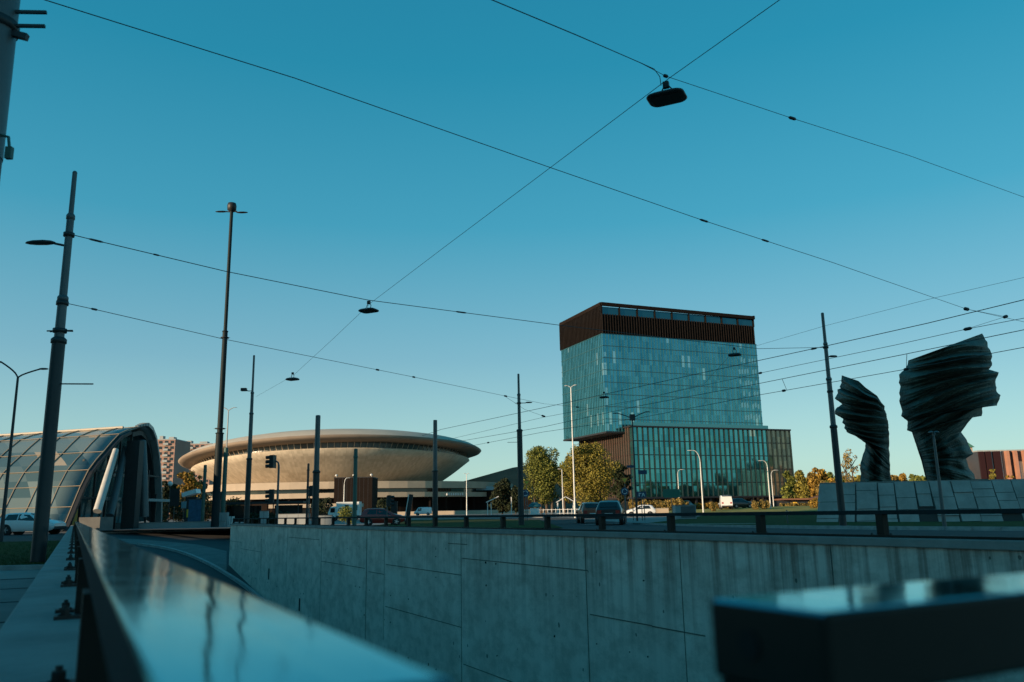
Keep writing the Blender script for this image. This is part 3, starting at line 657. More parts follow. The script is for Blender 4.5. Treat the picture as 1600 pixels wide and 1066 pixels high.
gg = mathn(N, Lk, 'ADD', mathn(N, Lk, 'MULTIPLY', ln, .2), .8); cc = N.new('ShaderNodeCombineXYZ')
for i in range(3): Lk.new(gg, cc.inputs[i])
Lk.new(cc.outputs[0], x.inputs[2]); Lk.new(x.outputs[0], b.inputs['Base Color']); b.inputs['Roughness'].default_value = .7
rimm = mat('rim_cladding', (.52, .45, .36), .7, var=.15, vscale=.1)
mb = MB(); mb.lathe([(41, 11.3), (43.2, 12.6), (46.2, 14.4), (49.2, 16.4), (52.2, 18.6), (54.8, 20.5), (54.6, 20.9), (52.0, 21.0)], (0, 0, 0), 96, warp=tilt); mb.build('bowl', tilem, sp)
mb = MB(); mb.lathe([(51.9, 20.9), (51.9, 22.9)], (0, 0, 0), 96, warp=tilt); mb.build('window_band', mat('band_glass', (.07, .075, .07), .2), sp)
mb = MB()
for k in range(150):
    a = 2 * math.pi * k / 150; c, s = math.cos(a), math.sin(a)
    p = tilt(Vector((52.2 * c, 52.2 * s, 20.9))); q = tilt(Vector((53.8 * c, 53.8 * s, 22.9))); mb.bar(p, q, .14)
ms2 = mb.build('rim_struts', M['cream'], sp); tag(ms2, kind='stuff')
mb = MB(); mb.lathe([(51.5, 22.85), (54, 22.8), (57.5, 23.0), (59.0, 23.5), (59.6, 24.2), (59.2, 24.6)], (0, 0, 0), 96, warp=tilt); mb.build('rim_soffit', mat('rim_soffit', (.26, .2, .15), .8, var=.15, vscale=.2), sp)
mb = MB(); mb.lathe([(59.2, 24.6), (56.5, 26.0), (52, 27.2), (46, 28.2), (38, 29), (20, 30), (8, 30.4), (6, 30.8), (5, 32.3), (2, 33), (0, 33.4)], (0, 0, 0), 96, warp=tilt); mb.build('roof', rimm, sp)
# podium
def soval(rx, ry, n=64, cx=8, e=.75):
    return [(cx + rx * abs(math.cos(a)) ** e * (1 if math.cos(a) > 0 else -1), ry * abs(math.sin(a)) ** e * (1 if math.sin(a) > 0 else -1)) for a in [2 * math.pi * k / n for k in range(n)]]
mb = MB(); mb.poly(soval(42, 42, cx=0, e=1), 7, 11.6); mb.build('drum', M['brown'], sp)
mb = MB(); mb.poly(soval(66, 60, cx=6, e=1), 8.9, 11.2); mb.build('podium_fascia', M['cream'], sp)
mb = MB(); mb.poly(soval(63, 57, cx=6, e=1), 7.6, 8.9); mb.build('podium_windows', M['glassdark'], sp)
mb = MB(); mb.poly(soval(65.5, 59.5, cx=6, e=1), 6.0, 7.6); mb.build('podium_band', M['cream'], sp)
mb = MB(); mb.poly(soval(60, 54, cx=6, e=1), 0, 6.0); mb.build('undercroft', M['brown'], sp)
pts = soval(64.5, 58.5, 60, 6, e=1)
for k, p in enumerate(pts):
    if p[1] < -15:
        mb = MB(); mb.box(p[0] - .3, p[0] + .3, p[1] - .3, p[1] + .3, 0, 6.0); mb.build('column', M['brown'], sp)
mb = MB()
def on_fascia(px): 
    return px
for k in range(8):
    x_ = (691 + 3.4 * k - 800) / 1313 * 280 - SC.x; h = .75; yf = -59.6 * math.sqrt(max(0, 1 - ((x_ - 6) / 65.6) ** 2))
    mb.box(x_ - .18, x_ + .18, yf - .2, yf + .6, 6.4, 6.4 + h)
    mb.box(x_ - .05, x_ + .3, yf - .19, yf + .6, 6.4 + h * .45, 6.4 + h * .6)
mb.build('lettering', M['signwhite'], sp)

# brown block in front of the arena
c = PY(521, 800, 225); d = PY(581, 800, 225)
t = thing('stair_block', 'dark brown windowless block in front of the arena with floodlights on its roof', 'building', (c.x, 225, .5))
W = d.x - c.x; H = PY(550, 747, 225).z - .5
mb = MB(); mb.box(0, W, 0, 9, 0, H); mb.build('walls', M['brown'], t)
mb = MB(); mb.box(-.1, W + .1, -.1, 9.1, H, H + .25); mb.build('parapet', M['black'], t)
mb = MB()
for k in range(1, 9): mb.box(W * k / 9 - .04, W * k / 9 + .04, -.03, .02, .1, H)
mb.build('panel_joints', M['black'], t)
for u in (.04, .5, .96):
    mb = MB(); mb.tube([(W * u, 1, H + .2), (W * u, 1, H + .7)], .06, 6); mb.lathe([(0, .5), (.3, .35), (.35, 0), (0, -.1)], (W * u, .6, H + .6), 10); mb.build('floodlight', M['whitepaint'], t)

# convention hall with sloping brown sides and its low wing
t = thing('convention_hall', 'long dark brown hall with a slanting roofline right of the arena', 'building', (0, 0, .5))
pl = [PY(690, 760, 345), PY(725, 752, 345), PY(800, 731, 345), PY(830, 726, 345), PY(960, 735, 345)]
mb = MB(); fr = [(p.x, 345, p.z - .5) for p in pl]; bk = [(p.x + 6, 400, p.z - .5) for p in pl]; n = len(fr)
vs = fr + bk + [(p.x, 343, 0) for p in pl] + [(p.x + 6, 401, 0) for p in pl]
fs = []
for i in range(n - 1): fs += [(i, i + 1, n + i + 1, n + i), (2 * n + i, 2 * n + i + 1, i + 1, i)]
fs += [(0, n, 3 * n, 2 * n), (n - 1, 2 * n - 1, 4 * n - 1, 3 * n - 1)]
mb.add(vs, fs); mb.build('walls', mat('hall_brown', (.26, .19, .14), .85, var=.3, vscale=.06, stretch=(1, 1, 6)), t)
t = thing('hall_wing', 'low dark wing with a pale blue curved roof edge right of the arena', 'building', (0, 0, .5))
a = PY(706, 765, 300); b_ = PY(830, 768, 300)
mb = MB(); mb.box(a.x, b_.x, 300, 330, 0, a.z - .5); mb.build('walls', M['brown'], t)
mb = MB(); P = [PY(700, 757.5, 299), PY(720, 754.5, 299), PY(738, 755, 299), PY(760, 760, 299), PY(800, 763, 299)]
mb2 = MB()
for p, q in zip(P, P[1:]):
    mb2.add([(p.x, 299, p.z - .5), (q.x, 299, q.z - .5), (q.x, 320, q.z - .3), (p.x, 320, p.z - .3), (p.x, 299, a.z - 1.0), (q.x, 299, a.z - 1.0)], [(0, 1, 2, 3), (4, 5, 1, 0)])
mb2.build('roof_edge', mat('pale_blue_roof', (.16, .3, .36), .4, metal=.2), t)

# ------------------------------------------------------------------ glass tower
TC = PY(939, 474, 250); trz = R(22.55)
TH_ = TC.z
tw = thing('office_tower', 'tall dark teal glass tower overhanging a lower wide glass block', 'office tower', (TC.x, 250, 0), trz)
W1, D1_, ZB, ZC = 58.9, 29.5, 24.4, 54.9
ct, st = math.cos(trz), math.sin(trz)
def tloc(p): q = p - Vector((TC.x, 250, 0)); return Vector((q.x * ct + q.y * st, -q.x * st + q.y * ct, q.z))
def onplane(x, y, yl):
    """pixel ray hit with tower-local plane y=yl"""
    d = ray(x, y); n_ = Vector((-st, ct, 0)); t_ = (yl - (CAM - Vector((TC.x, 250, 0))).dot(n_)) / d.dot(n_); return tloc(CAM + d * t_)
mb = MB(); mb.box(0, W1, 0, D1_, ZB, ZC); mb.build('glass_facade', M['towerglass'], tw)
mb = MB(); mb.box(.2, W1 - .2, .2, D1_ - .2, ZC, ZC + 6.2); mb.build('plant_screen', M['brown'], tw)
mb = MB()   # crown fins
k = 0
while k * .95 < W1:
    x_ = k * .95; mb.box(x_, x_ + .22, -.35, .05, ZC, ZC + 6.3); k += 1
k = 0
while k * .95 < D1_:
    y_ = k * .95; mb.box(-.35, .05, y_, y_ + .22, ZC, TH_ - .3); k += 1
mb.build('crown_fins', mat('crown_brown', (.018, .0135, .0115), .8, spec=.15, var=.2, vscale=.5), tw)
mb = MB()
for (a_, b2) in (((0, 0), (W1, 0)), ((0, 0), (0, D1_)), ((W1, 0), (W1, D1_)), ((0, D1_), (W1, D1_))):
    mb.bar((a_[0], a_[1], TH_ - .2), (b2[0], b2[1], TH_ - .45), .7, 1.1)
for k in range(10): mb.box(k * W1 / 9.06, k * W1 / 9.06 + .35, .1, .4, ZC + 6, TH_ - .3)
for k in range(5): mb.box(.1, .4, k * D1_ / 4.1, k * D1_ / 4.1 + .35, ZC + 6, TH_ - .3)
mb.build('crown_frame', M['brown'], tw)
mb = MB(); mb.box(.5, W1 - .3, .5, .56, ZC + 6.2, TH_ - .9); mb.build('crown_glazing', mat('crown_glass', (.03, .12, .15), .08, metal=.8), tw)
mb = MB(); mb.box(12, 50, 6, 24, ZC + 6.2, TH_ - 1.6); mb.box(22, 30, 4, 9, ZC + 6.2, TH_ - 1.0); mb.build('roof_plant', M['brown'], tw)
mb = MB(); x_ = 0
while x_ < W1 + .01: mb.box(x_ - .05, x_ + .05, -.16, -.001, ZB, ZC); x_ += 1.1
y_ = 1.1
while y_ < D1_: mb.box(-.16, -.001, y_ - .05, y_ + .05, ZB, ZC); y_ += 1.1
mb.build('mullions', mat('mullion_dark', (.05, .15, .17), .35, metal=.3), tw)
mb = MB()
for k in range(9):
    z = ZB + k * 3.8; mb.box(-.09, W1 + .05, -.1, -.001, z - .1, z + .1); mb.box(-.1, -.001, 0, D1_, z - .1, z + .1)
mb.build('floor_bands', mat('band_dark', (.04, .12, .14), .3, metal=.3), tw)
mb = MB(); rg = random.Random(8)  # bright streaks of light on the glass, put in as paler panes
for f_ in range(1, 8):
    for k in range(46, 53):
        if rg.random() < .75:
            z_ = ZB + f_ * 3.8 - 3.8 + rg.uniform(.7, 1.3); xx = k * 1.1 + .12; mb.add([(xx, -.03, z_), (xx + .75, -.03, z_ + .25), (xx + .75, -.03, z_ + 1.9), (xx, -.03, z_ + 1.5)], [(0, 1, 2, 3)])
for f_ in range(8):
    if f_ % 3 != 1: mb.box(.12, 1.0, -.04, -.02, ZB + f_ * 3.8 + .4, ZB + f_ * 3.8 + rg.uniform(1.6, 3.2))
tag(mb.build('light_streak_panes', mat('light_streak_glass', (.28, .52, .56), .2, metal=.7), tw), kind='stuff')
mb = MB(); mb.box(-.2, W1 + .1, -.2, D1_ + .1, ZB - .5, ZB - .003); mb.build('soffit', M['black'], tw)
# lower block
best = None
for i in range(0, 90):
    dl = -i * .2; a_ = onplane(987, 668, dl); b2 = onplane(1233, 672, dl)
    if best is None or abs(a_.z - b2.z) < best[0]: best = (abs(a_.z - b2.z), dl, a_, b2)
_, DL, LA, LB = best
DL = max(DL, -4.0); LA = onplane(987, 668, DL); LB = onplane(1233, 672, DL); LZ = (LA.z + LB.z) / 2
print('LOWBLOCK', DL, LA, LB)
LBW = 0
lb = thing('office_block', 'lower wide glass block with dark vertical fins under the tower', 'office building', (TC.x, 250, 0), trz)
x0, x1 = LA.x, LB.x; g0 = 4.6
mb = MB(); mb.box(x0, x1 - (x1 - x0) * 5 / 32, DL, DL + 34, g0, LZ); mb.build('glass_facade', M['lowglass'], lb)
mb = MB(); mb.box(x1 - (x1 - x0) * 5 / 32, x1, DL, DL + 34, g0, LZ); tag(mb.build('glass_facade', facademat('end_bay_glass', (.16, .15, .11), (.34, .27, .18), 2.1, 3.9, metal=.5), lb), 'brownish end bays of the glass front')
mb = MB(); nb = 32
for k in range(nb + 1):
    x_ = x0 + (x1 - x0) * k / nb; mb.box(x_ - .09, x_ + .09, DL - .4, DL - .001, g0, LZ - .1)
mb.build('front_fins', mat('fin_dark', (.016, .032, .034), .6, spec=.2), lb)
mb = MB()
for k in range(1, 25):
    y_ = DL + 34 * k / 24; mb.box(x0 - .6, x0 - .001, y_ - .16, y_ + .16, g0, LZ - .1)
mb.build('side_fins', mat('fin_brown', (.10, .055, .04), .6, var=.2, vscale=.5), lb)
mb = MB()
for k in range(1, 5): z = g0 + (LZ - g0) * k / 5; mb.box(x0 - .1, x1 + .1, DL - .12, DL - .001, z - .12, z + .12); mb.box(x0 - .12, x0 - .001, DL, DL + 34, z - .12, z + .12)
mb.build('floor_bands', M['black'], lb)
mb = MB(); mb.box(x0 - .75, x1 + .3, DL - .55, DL + 34, LZ - .1, LZ + .35); mb.build('roof_edge', M['black'], lb)
mb = MB(); mb.box(x0 + 2, x1 - 1, DL + 3, DL + 30, .2, g0); mb.build('ground_floor', M['glassdark'], lb)
mb = MB(); mb.box(x0 - .7, x1 + .25, DL - .5, DL + 33.9, g0 - .5, g0 - .003); mb.build('soffit', M['black'], lb)
for k in range(12):
    mb = MB(); x_ = x0 + 1 + (x1 - x0 - 2) * k / 11; mb.box(x_ - .3, x_ + .3, DL + .3, DL + .9, .2, g0 - .5); mb.build('column', M['black'], lb)
mb = MB(); mb.box(x0 + 1, x1 - 8, DL + .6, DL + .7, LZ + .35, LZ + 1.5); mb.build('glass_parapet', mat('parapet_glass', (.08, .26, .29), .15, metal=.6), lb)

# ------------------------------------------------------------------ station vault on the left
sv = thing('vault_pavilion', 'arched glass pavilion with a ribbed roof and white slanting prop at the left', 'pavilion', (-42, 78, 0))
prof = [(0, 0), (1.4, 2.2), (2.7, 4.2), (4, 5.8), (5.4, 6.9), (6.8, 7.8), (8.4, 8.9), (10, 9.9), (12, 10.55), (14, 11.05), (15.2, 11.35), (16.3, 11.5), (18.5, 11.2), (20.5, 10.3), (22.5, 8.4), (24.2, 5.8), (25.4, 3), (26, 0)]
def shell(i, d, off=0):
    y_, z = prof[i]; sc = 1 - .0035 * d
    if i > 9: z = 9.9 + (z - 9.9) * max(.08, 1 - d / 15)
    yy = 16.3 + (y_ - 16.3) * (1 + 0 * d) + d * .06
    if y_ < 1: yy = y_
    ex = -d - (.17 * max(0, y_ - 16.3)) - (0.02 * y_)
    return Vector((ex, yy, z * sc + off * 1.0))
def shellpart(name, i0, i1, d0, d1, nd, m_, off=0, thick=.15):
    mb = MB(); vs = []
    for j in range(nd + 1):
        for i in range(i0, i1 + 1): vs.append(shell(i, d0 + (d1 - d0) * j / nd, off))
    n = i1 - i0 + 1; base = len(vs)
    vs += [v - Vector((0, 0, thick)) for v in vs]
    fs = [(j * n + i, j * n + i + 1, (j + 1) * n + i + 1, (j + 1) * n + i) for j in range(nd) for i in range(n - 1)]
    fs += [tuple(base + q for q in f[::-1]) for f in fs]
    fs += [(i, i + 1, base + i + 1, base + i) for i in range(n - 1)]
    mb.add(vs, fs, True); return mb.build(name, m_, sv)
vg = facademat('vault_glass', (.06, .11, .12), (.24, .29, .27), 2.2, 1.6, rough=.25, metal=.1, warm=(.45, .36, .25), wprob=.12)
shellpart('glass_roof', 0, 9, 0, 44, 20, vg)
shellpart('metal_roof', 9, 17, 0, 44, 20, M['metalroof'])
mb = MB()
for d in [k * 2.2 for k in range(21)]:
    P = [shell(i, d, .06) for i in range(0, 10)]
    for a_, b2 in zip(P, P[1:]): mb.bar(a_, b2, .07, .09)
for i in (0, 1, 2, 3, 5, 7, 9):
    mb.tube([shell(i, d, .06) for d in (0, 11, 22, 33, 44)], .04, 6)
mb.build('glazing_bars', mat('glazing_bar', (.3, .24, .17), .6), sv)
mb = MB(); mb.tube([shell(9, d, .12) for d in (1.5, 11, 22, 33, 44)], .14, 8); mb.build('ridge_gutter', mat('gutter_pale', (.6, .52, .42), .5), sv)
# rim arch at the open end
mb = MB(); P = [shell(i, -.05, .12) for i in range(9, 18)]; P2 = []
for a_, b2 in zip(P, P[1:]): P2 += [a_, a_.lerp(b2, .5)]
P2.append(P[-1])
for k, (a_, b2) in enumerate(zip(P2, P2[1:])): mb.bar(a_, b2, min(.75, .35 + .1 * k), min(.4, .2 + .05 * k))
mb.build('rim_arch', mat('rim_arch_grey', (.3, .32, .32), .4, metal=.4), sv)
mb = MB(); P = [shell(i, -.2, -.28) for i in range(0, 9)]
for a_, b2 in zip(P, P[1:]): mb.bar(a_, b2, .5, .32)
mb.build('rim_arch', M['black'], sv)
mb = MB(); P = [shell(i, .6, -.75) for i in range(9, 18)]
for a_, b2 in zip(P, P[1:]): mb.bar(a_, b2, .5, .5)
mb.build('inner_arch', M['pole_dark'], sv)
# end glazing behind the rim
mb = MB(); P = [shell(i, 1.6, -.3) for i in range(18)]; mb.add([(p.x, p.y, p.z) for p in P] + [(P[0].x, 26, 0)], [tuple(range(18))])
mb.build('end_glazing', mat('end_glass', (.12, .26, .28), .08, spec=.9, metal=.6), sv)
mb = MB()
for y_ in (5.5, 8, 10.5, 13, 15.5, 18, 20.5, 23): mb.box(-1.5, -1.3, y_ - .08, y_ + .08, 0, [z for yy, z in prof if yy >= y_][0] - .8 if y_ < 16 else 10.5 - (y_ - 17) * 1.1)
for z in (3.2, 6.0): mb.box(-1.5, -1.3, 3 if z < 5 else 6, 25 if z < 5 else 23.5, z - .1, z + .1)
mb.build('glazing_frame', M['pole_dark'], sv)
mb = MB(); mb.box(-1.0, -.4, 9, 25, 3.0, 3.3); mb.build('canopy_slab', M['ltgrey'], sv)
def lp(x, y, Y): return PY(x, y, Y) - Vector((-42, 78, 0))
mb = MB(); a_ = lp(152, 799, 79.5); b2 = lp(181, 703, 83.5); mb.tube([a_, a_.lerp(b2, .5), b2], [.38, .36, .28], 14); mb.build('slanting_prop', M['strut'], sv)
mb = MB(); mb.tube([lp(172, 806, 86), lp(183, 760, 88), lp(196, 700, 91)], [.4, .4, .32], 12); mb.build('slanting_prop', M['pole'], sv)
mb = MB(); a_ = lp(158, 812, 81); mb.box(a_.x - 1.1, a_.x + .9, 1, 3.6, 0, 1.25); mb.build('prop_footing', M['paving'], sv)  # darker paving colour stands for the shade on the footing
mb = MB(); mb.tube([lp(226, 808, 93), lp(224, 730, 93), lp(222, 690, 94)], .45, 12); mb.build('round_column', M['pole'], sv)
mb = MB(); a_ = lp(201, 808, 90); mb.box(a_.x - .8, a_.x + .6, 12, 13.2, 0, 9.4); mb.build('service_core', M['pole_dark'], sv)
mb = MB(); mb.add([(-1.2, .8, 0), (-1.2, 4.8, 0), (-1.2, 4.8, 3.0), (-1.2, 3.2, 4.6), (-1.4, .8, 0), (-1.4, 4.8, 0), (-1.4, 4.8, 3.0), (-1.4, 3.2, 4.6)], [(0, 1, 2, 3), (7, 6, 5, 4), (0, 3, 7, 4), (1, 5, 6, 2), (3, 2, 6, 7)]); mb.build('ochre_wall', M['yellow'], sv)
mb = MB(); mb.box(-44, 0, -.4, .3, 0, .5); mb.build('plinth', M['concrete'], sv)

# ------------------------------------------------------------------ blocks of flats behind
def flats(label, x0, x1, ytop, Y, depth, rz, floors):
    a_ = PY(x0, ytop, Y); b2 = PY(x1, ytop, Y); W = b2.x - a_.x; H = a_.z
    t = thing('apartment_block', label, 'apartment building', (a_.x, Y, 0), rz)
    mb = MB(); mb.box(0, W, 0, depth, 0, H); mb.build('walls', mat('flat_wall', (.34, .2, .16), .85, var=.15, vscale=.1), t)
    wm = MB(); bm_ = MB(); fh = H / floors; nb = max(4, int(W / 3.2)); fl = MB()
    for f in range(floors):
        for k in range(nb):
            x_ = W * (k + .5) / nb; w_ = W / nb
            if k % 4 == 2: MB().box(x_ - w_ * .42, x_ + w_ * .42, -1.1, -.02, f * fh + .25, f * fh + 1.3).build('balcony', M['ltgrey'], t)
            MB().box(x_ - w_ * .3, x_ + w_ * .3, -.06, -.004, f * fh + 1.1, f * fh + fh - .45).build('window', M['glassdark'], t)
        fl.box(-.1, W + .1, -.12, -.062, f * fh - .1, f * fh + .12)
    fl.build('floor_bands', M['cream'], t)
    mb = MB(); mb.box(W * .2, W * .35, 3, 6, H, H + 2.4); mb.box(W * .6, W * .82, 3, 7, H, H + 1.8); mb.box(-.2, W + .2, -.2, depth, H, H + .5); mb.build('roof_housing', M['ltgrey'], t)
flats('taller pinkish block of flats right behind the glass pavilion', 238, 274, 688, 420, 20, 0, 14)
flats('lower pinkish block of flats partly hidden by the arena rim', 277, 330, 695, 470, 20, 0, 15)
# ------------------------------------------------------------------ museum at the right and clock tower
a_ = PY(1527, 706, 230); b2 = PY(1680, 700, 230)
t = thing('museum', 'brick red modern building with tall vertical fins at the right edge', 'museum', (a_.x, 230, .5), R(-4))
W = b2.x - a_.x; H = a_.z - .5
mb = MB(); mb.box(0, W, 0, 25, 0, H); mb.build('walls', mat('museum_dark', (.05, .045, .05), .4, var=.3, vscale=.3), t)
fb = mat('museum_fin', (.42, .2, .13), .7, var=.2, vscale=.3); fd = mat('museum_fin_shaded', (.03, .013, .015), .9, spec=.1); fw = mat('museum_strip_pale', (.5, .5, .46), .6)  # shade on the maroon fins is put into their darker colour
ux = 230 / 1313.
for (xa, xb_, m_, pr, h0, h1) in ((1, 9, fd, .5, 0, 1), (11, 19, fd, .7, 0, 1), (20, 21, fw, .2, 0, 1), (23, 33, fd, .6, 0, 1), (34, 35.5, fw, .2, 0, 1), (8.5, 11, fw, .9, .05, .38), (19.5, 22, fw, .9, .05, .38), (33, 35.5, fw, .9, .05, .38), (40, 44.5, fb, 1.4, 0, 1), (46, 48, fd, .5, 0, 1), (52, 56.5, fb, 1.4, 0, 1), (58, 62, fw, .2, .3, .8), (66, 74, fb, 1.4, 0, 1), (78, 82, fd, .6, 0, 1), (86, 91, fb, 1.4, 0, 1), (98, 103, fb, 1.4, 0, 1), (112, 120, fb, 1.4, 0, 1)):
    mb = MB(); mb.box(xa * ux, xb_ * ux, -pr, -.01, H * h0, H * h1); mb.build('fin', m_, t)
mb = MB(); mb.box(-.1, W, -.2, 25, H, H + .35); mb.build('roof_edge', M['ltgrey'], t)
mb = MB()
for k in range(7): mb.box(10.5 + 4.2 * k, 12 + 4.2 * k, -.08, -.005, H * .35, H * .8)
mb.build('windows', mat('museum_glass', (.4, .5, .5), .1, metal=.5), t)
mb = MB()
for k in range(8): mb.box(.5 + 2.1 * k, 2 + 2.1 * k, -2.6, -2.2, 0, 1.4)
mb.build('forecourt_blocks', M['whitepaint'], t)
a_ = PY(1494, 752, 240); b2 = PY(1527, 752, 240); zt = PY(1516, 699, 240).z; zp = PY(1514, 684, 240).z
t = thing('old_tower', 'peach rendered old building with a green pyramid roof behind the taller wing', 'building', (a_.x, 240, .5))
W = b2.x - a_.x
mb = MB(); mb.box(0, W * .98, 0, 9, 0, zt - 4.5); mb.build('walls', M['cream'], t)
mb = MB(); mb.box(W * .42, W * .95, -.3, 4, zt - 4.5, zt - .5); mb.build('turret', M['cream'], t)
c_ = Vector((W * .685, 1.85, zp - .5)); e = zt - .5
mb = MB(); mb.add([(W * .36, -.9, e), (W * 1.01, -.9, e), (W * 1.01, 4.6, e), (W * .36, 4.6, e), c_], [(0, 1, 4), (1, 2, 4), (2, 3, 4), (3, 0, 4), (3, 2, 1, 0)]); mb.build('pyramid_roof', M['copper'], t)
mb = MB(); mb.box(W * .6, W * .75, -.36, -.31, zt - 3.6, zt - 2); mb.box(W * .3, W * .42, -.06, -.01, 3, 5); mb.box(W * .6, W * .72, -.06, -.01, 3, 5); mb.build('windows', M['glassdark'], t)
# low dark building behind the lawn
a_ = PY(1222, 772, 190); b2 = PY(1292, 772, 190)
t = thing('low_building', 'long low dark building with a sagging rusty roof beyond the sunlit lawn', 'building', (a_.x, 190, .5), R(-6))
W = b2.x - a_.x; mb = MB(); mb.box(0, W, 0, 8, 0, 1.9); mb.build('walls', M['black'], t)
mb = MB(); mb.bar((-.4, 3, 2.15), (W * .6, 3, 2.1), 9, .35); mb.build('roof', M['brownroof'], t)
mb = MB(); mb.bar((W * .6, 3, 2.0), (W + .6, 3, 3.1), 9, .35); mb.build('roof', M['brownroof'], t)
for k in range(6): mb = MB(); mb.box(W * (k + .3) / 6, W * (k + .8) / 6, -.08, -.005, .7, 1.5); mb.build('window', M['signyellow'] if k % 2 else M['glassdark'], t)

# ------------------------------------------------------------------ bronze monument on its plinth
def pxr(P, n):
    ln = [0]
    for a_, b2 in zip(P, P[1:]): ln.append(ln[-1] + math.dist(a_, b2))
    out = []
    for i in range(n + 1):
        s = ln[-1] * i / n; k = 0
        while k < len(ln) - 2 and ln[k + 1] < s: k += 1
        u = (s - ln[k]) / max(1e-9, ln[k + 1] - ln[k]); out.append((P[k][0] + (P[k + 1][0] - P[k][0]) * u, P[k][1] + (P[k + 1][1] - P[k][1]) * u))
    return out
def wing(label, left, right, Y, seed, folds, thick, lean=0.0, bias=0.0, top=None):
    TP = pxr(top, 44) if top else None
    rg = random.Random(seed); nj = 230; ni = 44
    Lp = pxr(left, nj); Rp = pxr(right, nj)
    base = PY((left[-1][0] + right[-1][0]) / 2, left[-1][1], Y)
    t = thing('bronze_wing', label, 'sculpture', (base.x, Y, base.z), 0, 'bronze wings of the monument')
    # fold profile along j, irregular saw teeth
    ph = [0]; 
    while ph[-1] < 1: ph.append(ph[-1] + rg.uniform(.6, 1.5) / folds)
    amp = [rg.uniform(.5, 1.2) for _ in ph]
    def fold(u):
        for k in range(len(ph) - 1):
            if ph[k] <= u < ph[k + 1]:
                v = (u - ph[k]) / (ph[k + 1] - ph[k]); s = .3
                return amp[k] * ((v / s) if v < s else (1 - (v - s) / (1 - s)))
        return 0
    mb = MB(); F = []; Bk = []
    for j in range(nj + 1):
        for i in range(ni + 1):
            v = i / ni; u = j / nj
            x_ = Lp[j][0] * (1 - v) + Rp[j][0] * v; y_ = Lp[j][1] * (1 - v) + Rp[j][1] * v
            if TP:
                k_ = math.exp(-u * 7); x_ += (TP[i][0] - (Lp[0][0] * (1 - v) + Rp[0][0] * v)) * k_; y_ += (TP[i][1] - (Lp[0][1] * (1 - v) + Rp[0][1] * v)) * k_
            uu = u + .035 * math.sin(v * 4 + seed) * (1 - u) + .16 * (v - .5) * math.sin(u * 6 + seed) * (1 if bias > 0 else -1)
            f = fold(min(.999, max(0, uu)))
            jag = (fold(min(.999, max(0, (uu * 1.7 + .1) % 1))) - .45) * 1.2 * (1 if u < .6 else .4); x_ += jag * ((2 * v - 1) ** 5) * (1 if (v > .5) == (bias > 0) else .45)
            g = fold(min(.999, max(0, (uu * 2.9 + v * .1) % 1)))
            ed = 1 - abs(2 * v - 1) ** 3
            A_ = (1.7 if u < .6 else .9)
            d = A_ * f * (.45 + .75 * v if bias > 0 else .45 + .75 * (1 - v)) + .30 * g * (1 - .3 * ed) + .1 * math.sin(7 * v + 5 * u + seed) + .015 * rg.uniform(-1, 1)
            col = math.sin(v * 17 + seed) * .25 * smooth(.6, .8, u)
            yy = Y - (thick * .5 * ed + d * (.05 + .95 * ed) + col) + .8 * (v - .5) ** 2 * 4
            yb = Y + (thick * .5 * ed + .7 * fold(min(.999, max(0, (uu + .37) % 1))) * (.05 + .95 * ed)) + .8 * (v - .5) ** 2 * 4
            F.append(PY(x_, y_, yy) - base); Bk.append(PY(x_, y_, yb) - base)
    n = ni + 1; m_ = len(F)
    fs = [(j * n + i, j * n + i + 1, (j + 1) * n + i + 1, (j + 1) * n + i) for j in range(nj) for i in range(ni)]
    fs += [tuple(m_ + q for q in f[::-1]) for f in fs]
    fs += [(i + 1, i, m_ + i, m_ + i + 1) for i in range(ni)] + [(nj * n + i, nj * n + i + 1, m_ + nj * n + i + 1, m_ + nj * n + i) for i in range(ni)]
    for j in range(nj):
        fs += [(j * n, (j + 1) * n, m_ + (j + 1) * n, m_ + j * n), ((j + 1) * n + ni, j * n + ni, m_ + j * n + ni, m_ + (j + 1) * n + ni)]
    mb.add(F + Bk, fs, False); mb.build('wing_body', M['bronze'], t)
    mb = MB(); w_ = abs(PY(right[-1][0], 750, Y).x - PY(left[-1][0], 750, Y).x) / 2; mb.box(-w_ * 1.02, w_ * 1.02, -thick * .7, thick * .7, -.12, .15); mb.build('footing', M['bronze'], t)
def zc(P): return [(1281 + a_ / 3.793, 500 + b_ / 3.793) for a_, b_ in P]
wing('smaller bronze wing, feather tips pointing left, bent over the plinth',
     zc([(130, 328), (124, 362), (129, 372), (116, 398), (123, 405), (103, 412), (109, 432), (86, 465), (112, 482), (131, 500), (92, 527), (90, 560), (112, 572), (137, 585), (134, 610), (147, 622), (145, 642), (165, 670), (200, 682), (235, 705), (270, 730), (268, 765), (255, 800), (240, 850), (238, 880), (243, 910), (238, 968)]),
     zc([(385, 512), (383, 530), (390, 545), (396, 562), (397, 580), (404, 600), (408, 625), (407, 650), (412, 675), (410, 700), (413, 730), (409, 760), (415, 800), (413, 830), (417, 860), (416, 900), (421, 930), (427, 968)]), 61, 3, 12, 1.6,
     top=zc([(130, 328), (230, 362), (270, 400), (340, 450), (365, 490), (385, 512)]))
